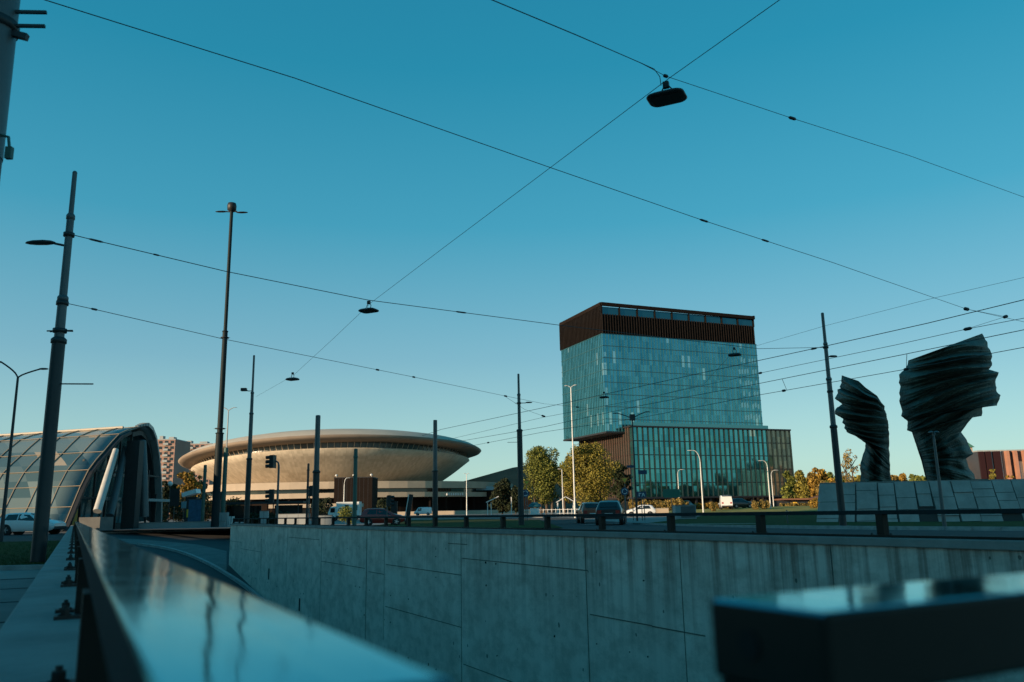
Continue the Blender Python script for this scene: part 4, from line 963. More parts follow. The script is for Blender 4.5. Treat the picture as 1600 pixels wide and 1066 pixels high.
wing('taller and wider bronze wing, feather tips pointing right, on the plinth',
     zc([(525, 240), (520, 262), (510, 285), (468, 325), (473, 350), (467, 372), (478, 395), (469, 432), (477, 455), (469, 480), (479, 510), (488, 545), (481, 570), (520, 600), (517, 655), (545, 665), (570, 740), (586, 790), (600, 830), (615, 890), (632, 962)]),
     zc([(963, 80), (990, 130), (999, 165), (1022, 205), (1016, 240), (1022, 270), (1002, 293), (1035, 303), (1063, 312), (1048, 345), (1040, 365), (1047, 400), (1048, 425), (1072, 448), (1056, 490), (1050, 508), (965, 518), (958, 570), (905, 578), (870, 620), (838, 665), (870, 710), (882, 740), (910, 795), (866, 822), (885, 880), (915, 915), (927, 962)]), 62, 11, 15, 2.2, bias=1)
zt = PY(1400, 752.5, 58).z; a_ = PY(1283, 757, 58); ab = PY(1277, 823, 57)
t = thing('plinth', 'long grey stone-block plinth under the two bronze wings', 'plinth', (a_.x, 58, 0))
zb = terr(ab.x + 5, 57) - .3
mb = MB(); xb = ab.x - a_.x
Wp = 45
mb.add([(xb + .1, -.9, zb), (Wp, -.9, zb), (Wp, 14, zb), (xb + 6.5, 14, zb), (.08, .12, zt - .05), (Wp, .12, zt - .05), (Wp, 14, zt - .05), (6.5, 14, zt - .05)], [(0, 3, 2, 1), (4, 5, 6, 7), (0, 1, 5, 4), (1, 2, 6, 5), (2, 3, 7, 6), (3, 0, 4, 7)])
mb.build('core', mat('plinth_joint', (.05, .048, .045), .9), t)
mb = MB(); rg = random.Random(5); x_ = 0
while x_ < Wp - 1:
    w_ = rg.choice((1.0, 1.15, 1.4, 1.5)) if x_ < 8 else rg.choice((1.35, 1.5))
    z = zt - rg.uniform(0, .06); first = True
    while z > zb:
        h_ = rg.choice((.55, .8, .85, 1.1, 1.25)); pr = rg.uniform(0, .12)
        z0 = max(z - h_, zb)
        def fy(zz): return -.93 + (zz - zb) / (zt - zb) * .95
        sh = lambda zz: xb * (1 - (zz - zb) / (zt - zb)) * max(0, 1 - x_ / 8)
        xs0, xs1 = x_ + .035, x_ + w_ - .035
        vs = [(xs0 + sh(z0), fy(z0) - pr, z0), (xs1 + sh(z0), fy(z0) - pr, z0), (xs1 + sh(z), fy(z) - pr, z - .03), (xs0 + sh(z), fy(z) - pr, z - .03)]
        vs += [(v[0], v[1] + .4, v[2]) for v in vs]
        if not (z0 <= zb + .3 and rg.random() < .12): mb.add(vs, [(0, 1, 2, 3), (7, 6, 5, 4), (0, 4, 5, 1), (1, 5, 6, 2), (2, 6, 7, 3), (3, 7, 4, 0)])
        z = z0
    x_ += w_
mb.build('stone_blocks', mat('plinth_stone', (.34, .335, .315), .85, var=.3, vscale=.7, bump=.5, bscale=8), t)
mb = MB(); mb.poly([(0, .2), (Wp, .2), (Wp, 14), (6.4, 14)], zt - .1, zt + .02); mb.build('top_slab', M['concrete'], t)

# ------------------------------------------------------------------ trees, bushes, hedges
def crown_mesh(blobs, nleaf, ls, seed):
    rg = np.random.RandomState(seed); w = np.array([b_[3] * b_[4] * b_[5] for b_ in blobs]) ** .75; w /= w.sum()
    idx = rg.choice(len(blobs), nleaf, p=w); Bv = np.array(blobs)[idx]
    d = rg.normal(size=(nleaf, 3)); d /= np.linalg.norm(d, axis=1)[:, None]; rr = rg.uniform(.35, 1.0, nleaf) ** .45
    c = Bv[:, :3] + d * rr[:, None] * Bv[:, 3:6] + rg.normal(scale=.06, size=(nleaf, 3)) * Bv[:, 3:4]
    a_ = rg.normal(size=(nleaf, 3)) + d * .8; a_ /= np.linalg.norm(a_, axis=1)[:, None]
    t_ = np.cross(a_, rg.normal(size=(nleaf, 3))); t_ /= np.linalg.norm(t_, axis=1)[:, None]; b_ = np.cross(a_, t_)
    s = (ls * rg.uniform(.5, 1.3, nleaf))[:, None]
    V = np.stack([c - t_ * s * .5, c - b_ * s * .3, c + t_ * s * .6, c + b_ * s * .35], 1).reshape(-1, 3)
    return V, nleaf
def foliage(name, blobs, nleaf, ls, seed, m_, parent):
    V, n = crown_mesh(blobs, nleaf, ls, seed); me = bpy.data.meshes.new(name)
    me.from_pydata(V.tolist(), [], [(4 * i, 4 * i + 1, 4 * i + 2, 4 * i + 3) for i in range(n)]); me.materials.append(m_)
    o = bpy.data.objects.new(name, me); COL.objects.link(o); o.parent = parent; return o
def tree(label, cx, ytop, w_px, ybase, Y, m_, seed, nleaf=5000, ls=.32, nb=16, low=.25, group=None, name='tree', stems=1, trunkm=None, cone=0.0):
    b0 = PY(cx, 800, Y); zb = terr(b0.x, Y); H = PY(cx, ytop, Y).z - zb; Wd = w_px / 1313 * Y
    t = thing(name, label, 'tree', (b0.x, Y, zb), 0, group); rg = random.Random(seed)
    blobs = []
    for k in range(nb):
        h = low + (1 - low) * (k + .5) / nb; e = math.sin(math.pi * min(1, (h - low * .6) / (1.06 - low * .6))) ** .6
        if cone: e = (1 - h) ** .8 * 1.2 + .08
        a = rg.uniform(0, 6.28); rad = Wd * .5 * e; r0 = rad * rg.uniform(.45, .62); off = (rad - r0) * rg.uniform(.5, 1.05)
        rz2 = min(r0 * .9, H * .16)
        blobs.append((off * math.cos(a), off * math.sin(a), min(H * h, H - rz2 * .95), r0, r0, rz2))
    for k in range(nb // 2):
        h = rg.uniform(low, .95); e = math.sin(math.pi * min(1, (h - low * .6) / (1.06 - low * .6))) ** .6 * (1 if not cone else (1 - h)); s = rg.choice((-1, 1)); r0 = Wd * rg.uniform(.07, .13)
        blobs.append((s * (Wd * .5 * e - r0 * .4), rg.uniform(-.3, .3) * Wd, H * h * .97, r0, r0, r0 * .8))
    foliage('crown', blobs, nleaf, ls, seed, m_, t)
    mb = MB()
    for s in range(stems):
        ox = 0 if stems == 1 else (s / (stems - 1) - .5) * Wd * .35; tr = max(.08, H * .022)
        mb.tube([(ox, 0, -.2), (ox * 1.1, .1, H * .3), (ox * .9, 0, H * .6), (ox * .7, 0, H * .85)], [tr, tr * .8, tr * .5, tr * .15], 7)
        for k in range(5):
            a = rg.uniform(0, 6.28); h = H * (low * .8 + .12 * k); l = Wd * .3; mb.tube([(ox, 0, h), (ox + l * .5 * math.cos(a), l * .5 * math.sin(a), h + H * .08), (ox + l * math.cos(a), l * math.sin(a), h + H * .13)], [tr * .45, tr * .3, tr * .1], 5)
    mb.build('trunk', trunkm or M['bark'], t); return t
for k, (x_, y_, h_) in enumerate(((172, 206, 17), (186, 190, 13), (160, 222, 20), (200, 172, 15), (215, 160, 11))):
    t = thing('tree', 'dark tree beyond the right edge of the view, number %s along the far street' % ('one', 'two', 'three', 'four', 'five')[k], 'tree', (x_, y_, .5), 0, 'trees beyond the right edge')
    foliage('crown', [(random.Random(k * 9 + q).uniform(-3, 3), random.Random(k * 7 + q).uniform(-3, 3), h_ * (.25 + .6 * q / 7), 3.2, 3.2, 2.6) for q in range(8)], 1800, 1.1, 300 + k, M['leafdark'], t)
    mb = MB(); mb.tube([(0, 0, -.2), (0, 0, h_ * .8)], [.35, .1], 7); mb.build('trunk', M['bark'], t)
tree('broad olive green tree right of the tram pole, left of the pair', 850, 697, 72, 798, 150, M['leafgreen'], 1, 19000, .30, 30, .2, stems=4)
tree('autumn yellow tree just in front of the tower, right of the pair', 925, 692, 84, 800, 146, M['leafyellow'], 2, 22000, .30, 32, .16, stems=5)
tree('yellowish tree between the olive tree and the white lamp', 890, 712, 40, 800, 158, M['leafyellow'], 3, 7000, .3, 14, .2, stems=2)
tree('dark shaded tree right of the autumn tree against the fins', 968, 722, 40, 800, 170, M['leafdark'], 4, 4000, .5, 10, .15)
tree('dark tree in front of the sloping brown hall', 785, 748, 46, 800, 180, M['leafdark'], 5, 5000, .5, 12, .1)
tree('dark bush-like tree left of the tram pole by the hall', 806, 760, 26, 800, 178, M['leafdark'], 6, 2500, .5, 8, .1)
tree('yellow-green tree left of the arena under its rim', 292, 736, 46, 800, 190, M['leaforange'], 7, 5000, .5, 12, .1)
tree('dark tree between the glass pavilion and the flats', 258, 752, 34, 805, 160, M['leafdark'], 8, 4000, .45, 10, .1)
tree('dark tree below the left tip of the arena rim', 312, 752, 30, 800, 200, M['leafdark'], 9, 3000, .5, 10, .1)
tree('bare-branched small tree behind the smaller bronze wing', 1333, 702, 32, 760, 172, M['leafhedge'], 10, 900, .4, 9, .3, stems=2)
rg = random.Random(21); ms = [M['leafgreen'], M['leafyellow'], M['leafhedge'], M['leaforange'], M['leafgreen']]
desc = {'leaf_green': 'olive', 'leaf_autumn': 'yellow', 'leaf_hedge': 'pale golden', 'leaf_orange': 'orange'}
for k, (cx, yt, w_) in enumerate(((1236, 737, 16), (1252, 735, 24), (1270, 738, 22), (1284, 731, 26), (1300, 738, 24), (1318, 742, 22), (1345, 743, 24), (1400, 742, 24), (1418, 740, 22), (1434, 741, 22), (1448, 744, 20), (1262, 752, 14), (1290, 752, 18), (1306, 754, 20))):
    m_ = ms[k % 5]; near_ = k >= 11
    where = ('behind the right end of the lower glass block', 'in the far wood just right of the glass block', 'in the far wood beyond the rusty roof', 'tallest in the far wood left of the tram pole', 'in the far wood behind the tram pole foot', 'in the far wood at the left end of the plinth', 'between the tram pole and the smaller wing', 'in the gap right of the smaller wing', 'in the middle of the gap between the wings', 'in the gap nearest the taller wing', 'partly hidden behind the taller wing', 'low and conical in front of the far wood', 'low and round above the rusty roof end', 'low beside the left end of the plinth')[k]
    tree(f"{desc[m_.name]} leafed tree {where}", cx, yt, w_ * 1.45, 790, 195 if near_ else 215 + 10 * (k % 3), m_, 40 + k, 3200, .8, 12, .0, group='trees of the far wood', cone=1 if k == 11 else 0)
tree('yellow shrub-like tree at the foot of the museum fins', 1557, 731, 18, 760, 215, M['leafyellow'], 77, 900, .6, 6, .1)
tree('small orange tree at the foot of the museum brick fins', 1583, 741, 16, 760, 215, M['leaforange'], 78, 700, .6, 6, .1)
def bush(label, cx, ytop, ybot, w_px, Y, m_, seed, nleaf=1200, ls=.22, cat='bush', name='bush', long=False):
    b0 = PY(cx, 800, Y); z0 = terr(b0.x, Y); H = max(.5, PY(cx, ytop, Y).z - z0); Wd = w_px / 1313 * Y; t = thing(name, label, cat, (b0.x, Y, z0)); rg = random.Random(seed); nb = max(3, int(Wd / H * 2.2)) if long else 5
    blobs = [((rg.uniform(-.36, .36) if not long else (k + .5) / nb - .5) * Wd, rg.uniform(-.3, .3), H * rg.uniform(.35, .6), (Wd * .25 if not long else Wd / nb * .8), H * .6, H * rg.uniform(.38, .48)) for k in range(nb)]
    foliage('leaves', blobs, nleaf, ls, seed, m_, t)
    mb = MB()
    for k in range(3): mb.tube([(0 + .1 * k, 0, 0), ((k - 1) * .3, 0, H * .6)], [.04, .015], 5)
    mb.build('stem', M['bark'], t)
bush('rounded green bush in front of the white truck', 545, 790, 812, 30, 90, M['leafgreen'], 1, 1800, .16)
bush('sunlit pale bush left of the white van seen from behind', 1113, 783, 794, 11, 128, M['leafhedge'], 2, 700)
bush('sunlit bush right of the parked dark car', 1181, 782, 793, 12, 130, M['leafhedge'], 3, 700)
bush('sunlit bush beside the rightmost lamp pair', 1196, 781, 793, 16, 130, M['leafhedge'], 4, 800)
bush('orange bush at the left end of the plinth', 1274, 777, 793, 14, 130, M['leaforange'], 5, 800)
bush('long low autumn hedge in front of the lower glass block', 1030, 779, 793, 90, 140, M['leafhedge'], 6, 5000, .3, 'hedge', 'hedge', True)
bush('low hedge between the lamps before the glass block', 1115, 785, 793, 60, 142, M['leaforange'], 7, 2600, .3, 'hedge', 'hedge', True)
bush('low rusty hedge before the low dark building', 1245, 786, 792, 50, 150, M['leafhedge'], 8, 2200, .3, 'hedge', 'hedge', True)
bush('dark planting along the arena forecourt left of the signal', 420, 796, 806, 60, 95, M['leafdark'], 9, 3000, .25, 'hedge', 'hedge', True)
# grass blades along the verges
def blades(name, fn, n, h, seed, m_):
    rg = random.Random(seed); vs = []; fs = []
    for k in range(n):
        p = fn(rg); p.z = terr(p.x, p.y) + .01; a = rg.uniform(0, 6.28); l = h * rg.uniform(.4, 1.2); w_ = .012
        dx, dy = math.cos(a) * w_, math.sin(a) * w_; o_ = len(vs)
        vs += [(p.x - dx, p.y - dy, p.z), (p.x + dx, p.y + dy, p.z), (p.x + rg.uniform(-.04, .04), p.y + rg.uniform(-.04, .04), p.z + l)]; fs.append((o_, o_ + 1, o_ + 2))
    me = bpy.data.meshes.new(name); me.from_pydata(vs, [], fs); me.materials.append(m_); o = bpy.data.objects.new(name, me); COL.objects.link(o)
    return tag(o, kind='stuff')
gq = [Vector((*q, 0)) for q in g1]
def f1(rg): u, v = rg.random(), rg.random() ** 1.5; return gq[0].lerp(gq[1], u).lerp(gq[3].lerp(gq[2], u), v)
tag(blades('grass_blades', f1, 26000, .07, 3, leafmat('blade_green', (.02, .035, .01), (.06, .08, .025))), 'short grass of the verge round the left tram pole', 'grass')

# ------------------------------------------------------------------ vehicles
def wheel(t, x_, y_, r_):
    mb = MB(); s = 1 if y_ > 0 else -1
    mb.v = []; prof_ = [(r_ * .62, -.1), (r_ * .95, -.1), (r_, -.07), (r_, .07), (r_ * .95, .1), (r_ * .62, .1)]; n = 20
    vs = []
    for rr_, o_ in prof_:
        for j in range(n): a = 2 * math.pi * j / n; vs.append((x_ + rr_ * math.cos(a), y_ + o_, r_ + rr_ * math.sin(a)))
    mb.add(vs, [(i * n + j, i * n + (j + 1) % n, (i + 1) * n + (j + 1) % n, (i + 1) * n + j) for i in range(5) for j in range(n)], True); w_ = mb.build('wheel', M['tyre'], t)
    mb = MB(); mb.cyl((x_, y_ - .085, r_), (x_, y_ + .085, r_), r_ * .2, 10)
    for k in range(5):
        a = 2 * math.pi * k / 5; mb.bar((x_, y_ + s * .085, r_), (x_ + r_ * .62 * math.cos(a), y_ + s * .08, r_ + r_ * .62 * math.sin(a)), r_ * .2, .03, Vector((0, 1, 0)))
    mb.cyl((x_, y_ - .06, r_), (x_, y_ + .06, r_), r_ * .63, 16); mb.build('rim', M['rim'], w_)
def car(name, label, loc, rz, paint, st_, width, wb, wr, wins, shield, rear, group=None, lit=False):
    """st_: stations (x, z_bottom, z_shoulder, z_top, half-width factor at top); x forward"""
    t = thing(name, label, name.split('_')[-1], loc, rz, group)
    hw = width / 2; vs = []; rows = []
    for (x_, zb, zs, zt_, wt) in st_:
        e = 1 - .10 * (abs(x_ / st_[-1][0]) ** 6)
        row = [(hw * .88 * e, zb), (hw * .97 * e, zb + .12), (hw * e, (zb + zs) / 2), (hw * .98 * e, zs), (hw * (.98 * (1 - .5) + wt * .5) * e, (zs + zt_) / 2), (hw * wt * e, zt_ - .04), (hw * wt * .85 * e, zt_), (0, zt_ + .015)]
        rows.append([(x_, y_, z_) for y_, z_ in row])
    n = len(rows[0]); k = len(rows); mb = MB()
    for s in (-1, 1):
        vs = [(p[0], p[1] * s, p[2]) for r_ in rows for p in r_]
        mb.add(vs, [(i * n + j, i * n + j + 1, (i + 1) * n + j + 1, (i + 1) * n + j) for i in range(k - 1) for j in range(n - 1)], True)
        for e_ in (0, k - 1): mb.add([(p[0], p[1] * s, p[2]) for p in rows[e_]] + [(rows[e_][0][0], 0, rows[e_][0][2])], [tuple(range(n + 1))])
    mb.add([(st_[0][0], -hw * .8, st_[0][1]), (st_[0][0], hw * .8, st_[0][1]), (st_[-1][0], hw * .8, st_[-1][1]), (st_[-1][0], -hw * .8, st_[-1][1])], [(0, 1, 2, 3)])
    mb.build('body', paint, t)
    def interp(x_):
        for a_, b2 in zip(st_, st_[1:]):
            if a_[0] <= x_ <= b2[0]:
                u_ = (x_ - a_[0]) / (b2[0] - a_[0]); return [a_[q] + (b2[q] - a_[q]) * u_ for q in range(5)]
        return st_[-1]
    def sidept(x_, f, s):
        _, zb, zs, zt_, wt = interp(x_); y_ = hw * (.98 + (wt - .98) * f) + .012; return (x_, s * y_, zs + (zt_ - .04 - zs) * f)
    for (xa, xb_, xc, xd) in wins:
        for s in (-1, 1):
            mb = MB(); vs = [sidept(xa, .1, s), sidept(xb_, .1, s), sidept(xc, .88, s), sidept(xd, .88, s)]; vs += [(v[0], v[1] - s * .03, v[2]) for v in vs]
            mb.add(vs, [(0, 1, 2, 3), (7, 6, 5, 4), (0, 4, 5, 1), (1, 5, 6, 2), (2, 6, 7, 3), (3, 7, 4, 0)]); mb.build('window', M['glassdark'], t)
    for nm, (xa, xb_) in (('windscreen', shield), ('rear_window', rear)):
        a_ = interp(xa); b2 = interp(xb_); vs = []
        nx = Vector((a_[3] - b2[3], 0, xb_ - xa)).normalized(); nx = nx if nx.z > 0 else -nx
        if abs(nx.x) < 1e-3: nx = Vector((0, 0, 1))
        o_ = nx * .03
        for q, f in ((a_, .8), (b2, .92)):
            for s in (-1, 1): vs.append((q[0] + o_.x, s * hw * q[4] * f, q[3] + o_.z))
        vs2 = [(v[0] - o_.x * 1.5, v[1], v[2] - o_.z * 1.5) for v in vs]
        mb = MB(); mb.add(vs + vs2, [(0, 1, 3, 2), (4, 6, 7, 5), (0, 4, 5, 1), (2, 3, 7, 6), (0, 2, 6, 4), (1, 5, 7, 3)]); mb.build(nm, M['glassdark'], t)
    for x_ in (-wb / 2, wb / 2):
        for s in (-1, 1):
            mb = MB(); mb.cyl((x_, s * (hw - .25), wr), (x_, s * (hw + .004), wr), wr * 1.16, 20); mb.build('wheel_arch', M['black'], t)
            wheel(t, x_, s * (hw - .08), wr)
    xf, xr = st_[-1][0], st_[0][0]
    for s in (-1, 1):
        mb = MB(); mb.box(xf - .14, xf + .015, s * hw * .55 - .16, s * hw * .55 + .16, st_[-1][2] - .22, st_[-1][2] - .06); mb.build('headlight', M['headlit'] if lit else M['head'], t)
        mb = MB(); mb.box(xr - .015, xr + .12, s * hw * .66 - .13, s * hw * .66 + .13, st_[0][2] - .22, st_[0][2] + .02); mb.build('tail_light', M['tail'], t)
        mb = MB(); mb.box(shield[1] - .15 if shield[1] > shield[0] else shield[0] - .1, (shield[1] if shield[1] > shield[0] else shield[0]) + .08, s * (hw + .02) - .07, s * (hw + .02) + .09, st_[-1][2] + .02, st_[-1][2] + .18); mb.build('wing_mirror', paint, t)
    mb = MB(); mb.box(xr - .02, xr + .02, -.26, .26, st_[0][1] + .25, st_[0][1] + .37); mb.build('number_plate', M['signwhite'], t)
    mb = MB(); mb.box(xr - .04, xr + .2, -hw * .86, hw * .86, st_[0][1] - .02, st_[0][1] + .2); mb.build('bumper', M['black'], t)
    mb = MB(); mb.box(xf - .2, xf + .03, -hw * .84, hw * .84, st_[-1][1] - .02, st_[-1][1] + .2); mb.build('bumper', M['black'], t)
    return t
HATCH = [(-1.95, .35, .85, .92, .8), (-1.85, .28, .92, 1.05, .78), (-1.6, .25, .94, 1.38, .72), (-1.3, .22, .94, 1.47, .7), (-.3, .2, .92, 1.5, .7), (.2, .2, .9, 1.44, .7), (1.0, .2, .88, 1.0, .82), (1.6, .24, .82, .88, .84), (1.95, .32, .7, .74, .8)]
SUV = [(-2.15, .4, .95, 1.0, .8), (-2.05, .33, 1.0, 1.15, .78), (-1.75, .28, 1.02, 1.45, .72), (-1.4, .25, 1.02, 1.56, .7), (-.3, .25, 1.0, 1.6, .7), (.25, .25, .98, 1.52, .7), (1.1, .25, .96, 1.08, .84), (1.85, .3, .9, .97, .86), (2.15, .38, .75, .8, .8)]
VAN = [(-2.5, .4, 1.1, 2.0, .86), (-2.45, .35, 1.1, 2.15, .86), (-1, .3, 1.1, 2.2, .86), (.9, .3, 1.1, 2.2, .86), (1.3, .3, 1.08, 2.1, .84), (1.95, .3, 1.05, 1.25, .84), (2.35, .33, .95, 1.05, .84), (2.5, .4, .8, .85, .82)]
HW = [(-1.35, -.55, -.55, -1.2), (-.48, .75, .15, -.48)]
SW = [(-1.5, -.6, -.6, -1.35), (-.52, .85, .2, -.52)]
VW = [(.35, 1.55, 1.2, .35)]
p = PZ(55, 836, 0)
car('white_car', 'white crossover car parked behind the left tram pole', (p.x - .5, 62, .02), R(0), M['carwhite'], SUV, 1.82, 2.66, .36, SW, (1.1, .25), (-2.05, -1.75))
car('red_car', 'small dark red hatchback driving behind the far railing', ((591 - 800) / 1313 * 75 + .1, 75, .04), R(8), M['carred'], HATCH, 1.7, 2.45, .31, HW, (1.0, .2), (-1.85, -1.6))
p = PY(962, 806, 55)
car('black_car', 'black car seen from behind on the roundabout lane', (p.x - .1, 57, .03), R(80), M['carblack'], SUV, 1.8, 2.6, .34, SW, (1.1, .25), (-2.05, -1.75))
p = PY(929, 800, 64)
car('orange_car', 'orange-red car just ahead of the black car', (p.x - .2, 66, .03), R(92), M['carorange'], SUV, 1.75, 2.6, .34, SW, (1.1, .25), (-2.05, -1.75))
p = PY(1000, 792, 112)
car('white_car', 'white car crossing in front of the autumn hedge', (p.x, 112, terr(p.x, 112) + .02), R(175), M['carwhite'], HATCH, 1.7, 2.45, .31, HW, (1.0, .2), (-1.85, -1.6))
p = PY(1134, 786, 135)
car('white_van', 'white van seen from behind on the sunlit road before the glass block', (p.x, 135, terr(p.x, 135) + .02), R(80), M['carwhite'], VAN, 1.95, 3.0, .35, VW, (1.95, 1.3), (-2.5, -2.45))
p = PY(1156, 786, 138)
car('dark_car', 'dark car beside the white van on the sunlit road', (p.x, 138, terr(p.x, 138) + .02), R(20), M['carblack'], SUV, 1.8, 2.6, .34, SW, (1.1, .25), (-2.05, -1.75))
p = PY(661, 797, 240)
car('white_van', 'small white van in front of the arena podium', (p.x, 240, .57), R(180), M['carwhite'], VAN, 1.95, 3.0, .35, VW, (1.95, 1.3), (-2.5, -2.45))
p = PY(1072, 783, 150)
car('dark_car', 'dark car with glaring headlights among the hedges', (p.x, 150, terr(p.x, 150) + .02), R(-88), M['carblack'], SUV, 1.8, 2.6, .34, SW, (1.1, .25), (-2.05, -1.75), lit=True)
# white truck near the brown block
p = PY(541, 800, 125)
t = thing('white_truck', 'white box truck parked behind the rounded green bush', 'truck', (p.x - .2, 125, terr(0, 125)), R(0))
mb = MB(); mb.box(-1.1, 2.3, -1.05, 1.05, .75, 2.75); bevel(mb.build('cargo_box', M['whitepaint'], t), .04)
mb = MB(); mb.add([(-2.3, y_, z) for y_ in (-.95, .95) for z in (.4,)] + [(-1.15, -.95, .4), (-1.15, .95, .4), (-2.3, -.95, 1.2), (-2.3, .95, 1.2), (-1.95, -.9, 2.05), (-1.95, .9, 2.05), (-1.15, -.9, 2.15), (-1.15, .9, 2.15), (-1.15, -.95, 1.2), (-1.15, .95, 1.2)],
                  [(0, 1, 5, 4), (4, 5, 7, 6), (6, 7, 9, 8), (0, 4, 10, 2), (4, 6, 8, 10), (1, 3, 11, 5), (5, 11, 9, 7), (2, 10, 8, 9, 11, 3), (0, 2, 3, 1)]); mb.build('cab', M['whitepaint'], t)
mb = MB(); mb.box(-1.95, -1.3, -.99, -.955, 1.25, 1.9); mb.build('window', M['glassdark'], t)
mb = MB(); mb.add([(-2.31, -.85, 1.25), (-2.31, .85, 1.25), (-1.98, .8, 2.0), (-1.98, -.8, 2.0)], [(0, 1, 2, 3)]); mb.build('windscreen', M['glassdark'], t)
mb = MB(); mb.box(-2.2, 2.25, -.8, .8, .4, .72); mb.build('chassis', M['black'], t)
for x_ in (-1.65, 1.4):
    for s in (-1, 1): wheel(t, x_, s * .92, .38)
mb = MB(); mb.box(.2, .75, -1.07, -1.052, 1.5, 2.3); mb.box(1.75, 2.05, -1.07, -1.052, 1.5, 2.3); mb.build('side_panel', M['glassdark'], t)

# ------------------------------------------------------------------ signals and signs
def sig_head(t, x_, y_, z, s, lens=True, name='signal_head'):
    mb = MB(); mb.box(x_ - .15, x_ + .15, y_ - .14, y_ + .14, z - .45, z + .45); h = mb.build(name, M['black'], t)
    mb = MB()
    for k in range(3):
        zz = z + .3 - .3 * k; mb.tube([(x_ + s * .15, y_, zz), (x_ + s * .42, y_, zz - .02)], [.12, .12], 12, caps=False); mb.add([(x_ + s * .16, y_ + .1 * math.cos(a), zz + .1 * math.sin(a)) for a in [i * math.pi / 6 for i in range(12)]], [tuple(range(12))])
    mb.build('visor', M['black'], h)
top = PY(436, 720, 58)
t = thing('traffic_light', 'traffic light on a bent grey pole, head facing left before the arena bowl', 'traffic light', (top.x, 58, 0)); H = top.z
mb = MB(); mb.tube([(0, 0, 0), (0, 0, H * .35), (0, 0, H - .35), (-.06, 0, H - .12), (-.25, 0, H)], [.11, .08, .07, .06, .05], 10); mb.build('pole', G, t)
mb = MB(); mb.box(-.34, -.3, -.4, .4, H - .5, H + .4); mb.build('backboard', M['black'], t)
sig_head(t, -.5, 0, H - .05, -1); sig_head(t, -.42, 0, PY(430, 775, 58).z, -1)
for (x_, y0, Y, lab) in ((484, 760, 72, 'small dark traffic light left of the thick two-tone post'), (605, 775, 70, 'traffic light with dark head right behind the red hatchback'), (345, 770, 96, 'traffic light beside the tall mast')):
    top = PY(x_, y0, Y); t = thing('traffic_light', lab, 'traffic light', (top.x, Y, terr(0, Y))); H = top.z
    mb = MB(); mb.tube([(0, 0, 0), (0, 0, H)], [.06, .05], 10); mb.build('pole', G, t)
    sig_head(t, .18, -.05, H - .4, 1 if x_ != 484 else -1)
a_ = PY(616, 785, 78)
t = thing('advertising_pillar', 'dark slab pillar behind the red hatchback', 'pillar', (a_.x, 78, 0)); mb = MB(); mb.box(-.28, .28, -.2, .2, 0, a_.z); mb.build('slab', M['black'], t)
mb = MB(); mb.box(-.31, .31, -.23, .23, a_.z, a_.z + .08); mb.build('cap', M['pole_dark'], t)
def sign(label, x_, yc, Y, kind_, size, ybase=None, pole=True, m_=None):
    c_ = PY(x_, yc, Y); z0 = terr(0, Y); t = thing('road_sign', label, 'road sign', (c_.x, Y, z0)); z = c_.z - z0
    if pole: mb = MB(); mb.tube([(0, .06, 0), (0, .06, z + .2)], .04, 8); mb.build('post', G, t)
    mb = MB()
    if kind_ == 'yield':
        s = size
        mb.add([(-s, 0, z + s * .6), (s, 0, z + s * .6), (0, 0, z - s * 1.1), (-s, .03, z + s * .6), (s, .03, z + s * .6), (0, .03, z - s * 1.1)], [(0, 1, 2), (5, 4, 3), (0, 3, 4, 1), (1, 4, 5, 2), (2, 5, 3, 0)]); mb.build('plate', M['signorange'], t)
        s *= .6; z += .0
        mb = MB(); mb.add([(-s, -.01, z + s * .6), (s, -.01, z + s * .6), (0, -.01, z - s * 1.05)], [(0, 1, 2)]); mb.build('face', M['signyellow'], t)
    elif kind_ == 'round':
        mb.cyl((0, 0, z), (0, .03, z), size, 24); mb.build('plate', M['bluesign'], t)
        mb = MB()
        for k in range(3):
            for q in range(6):
                a0 = R(120 * k + 15 * q); a1 = R(120 * k + 15 * (q + 1)); mb.bar((size * .6 * math.cos(a0), -.012, z + size * .6 * math.sin(a0)), (size * .6 * math.cos(a1), -.012, z + size * .6 * math.sin(a1)), .015, size * .16, Vector((0, 0, 1)) if abs(math.sin((a0 + a1) / 2)) > .7 else Vector((1, 0, 0)))
        mb.build('arrows', M['signwhite'], t)
    elif kind_ == 'hex':
        w_, h_ = size; P = [(-w_, 0), (-w_ * .82, h_), (w_ * .82, h_), (w_, 0), (w_ * .82, -h_), (-w_ * .82, -h_)]
        mb.add([(p[0], y_, z + p[1]) for y_ in (0, .04) for p in P], [tuple(range(6)), tuple(range(11, 5, -1))] + [(i, (i + 1) % 6, 6 + (i + 1) % 6, 6 + i) for i in range(6)]); mb.build('plate', M['greensign'], t)
    else:
        w_, h_ = size; mb.box(-w_, w_, 0, .04, z - h_, z + h_); mb.build('plate', m_ or M['bluesign'], t)
    return t, z
sign('red-rimmed yield triangle above the blue roundabout sign', 976, 750, 68, 'yield', .3)
sign('blue round roundabout sign below the yield triangle', 976, 768, 67.8, 'round', .32)
sign('orange warning triangle above the round sign beside the tram pole', 823, 754, 85, 'yield', .38)
sign('dark blue-green round sign beside the tram pole by the trees', 821, 771, 84.8, 'round', .4)
sign('green pointed direction board on the lawn', 1049, 771, 100, 'hex', (1.1, .5))
sign('upper dark blue board in front of the brown fins', 986, 729, 80, 'rect', (.4, .12))
sign('lower dark blue board in front of the glass fins', 1004, 738, 80, 'rect', (.42, .2))
t, z = sign('white and blue square board below the dark boards', 1002, 773, 78, 'rect', (.46, .28))
mb = MB()   # white marks
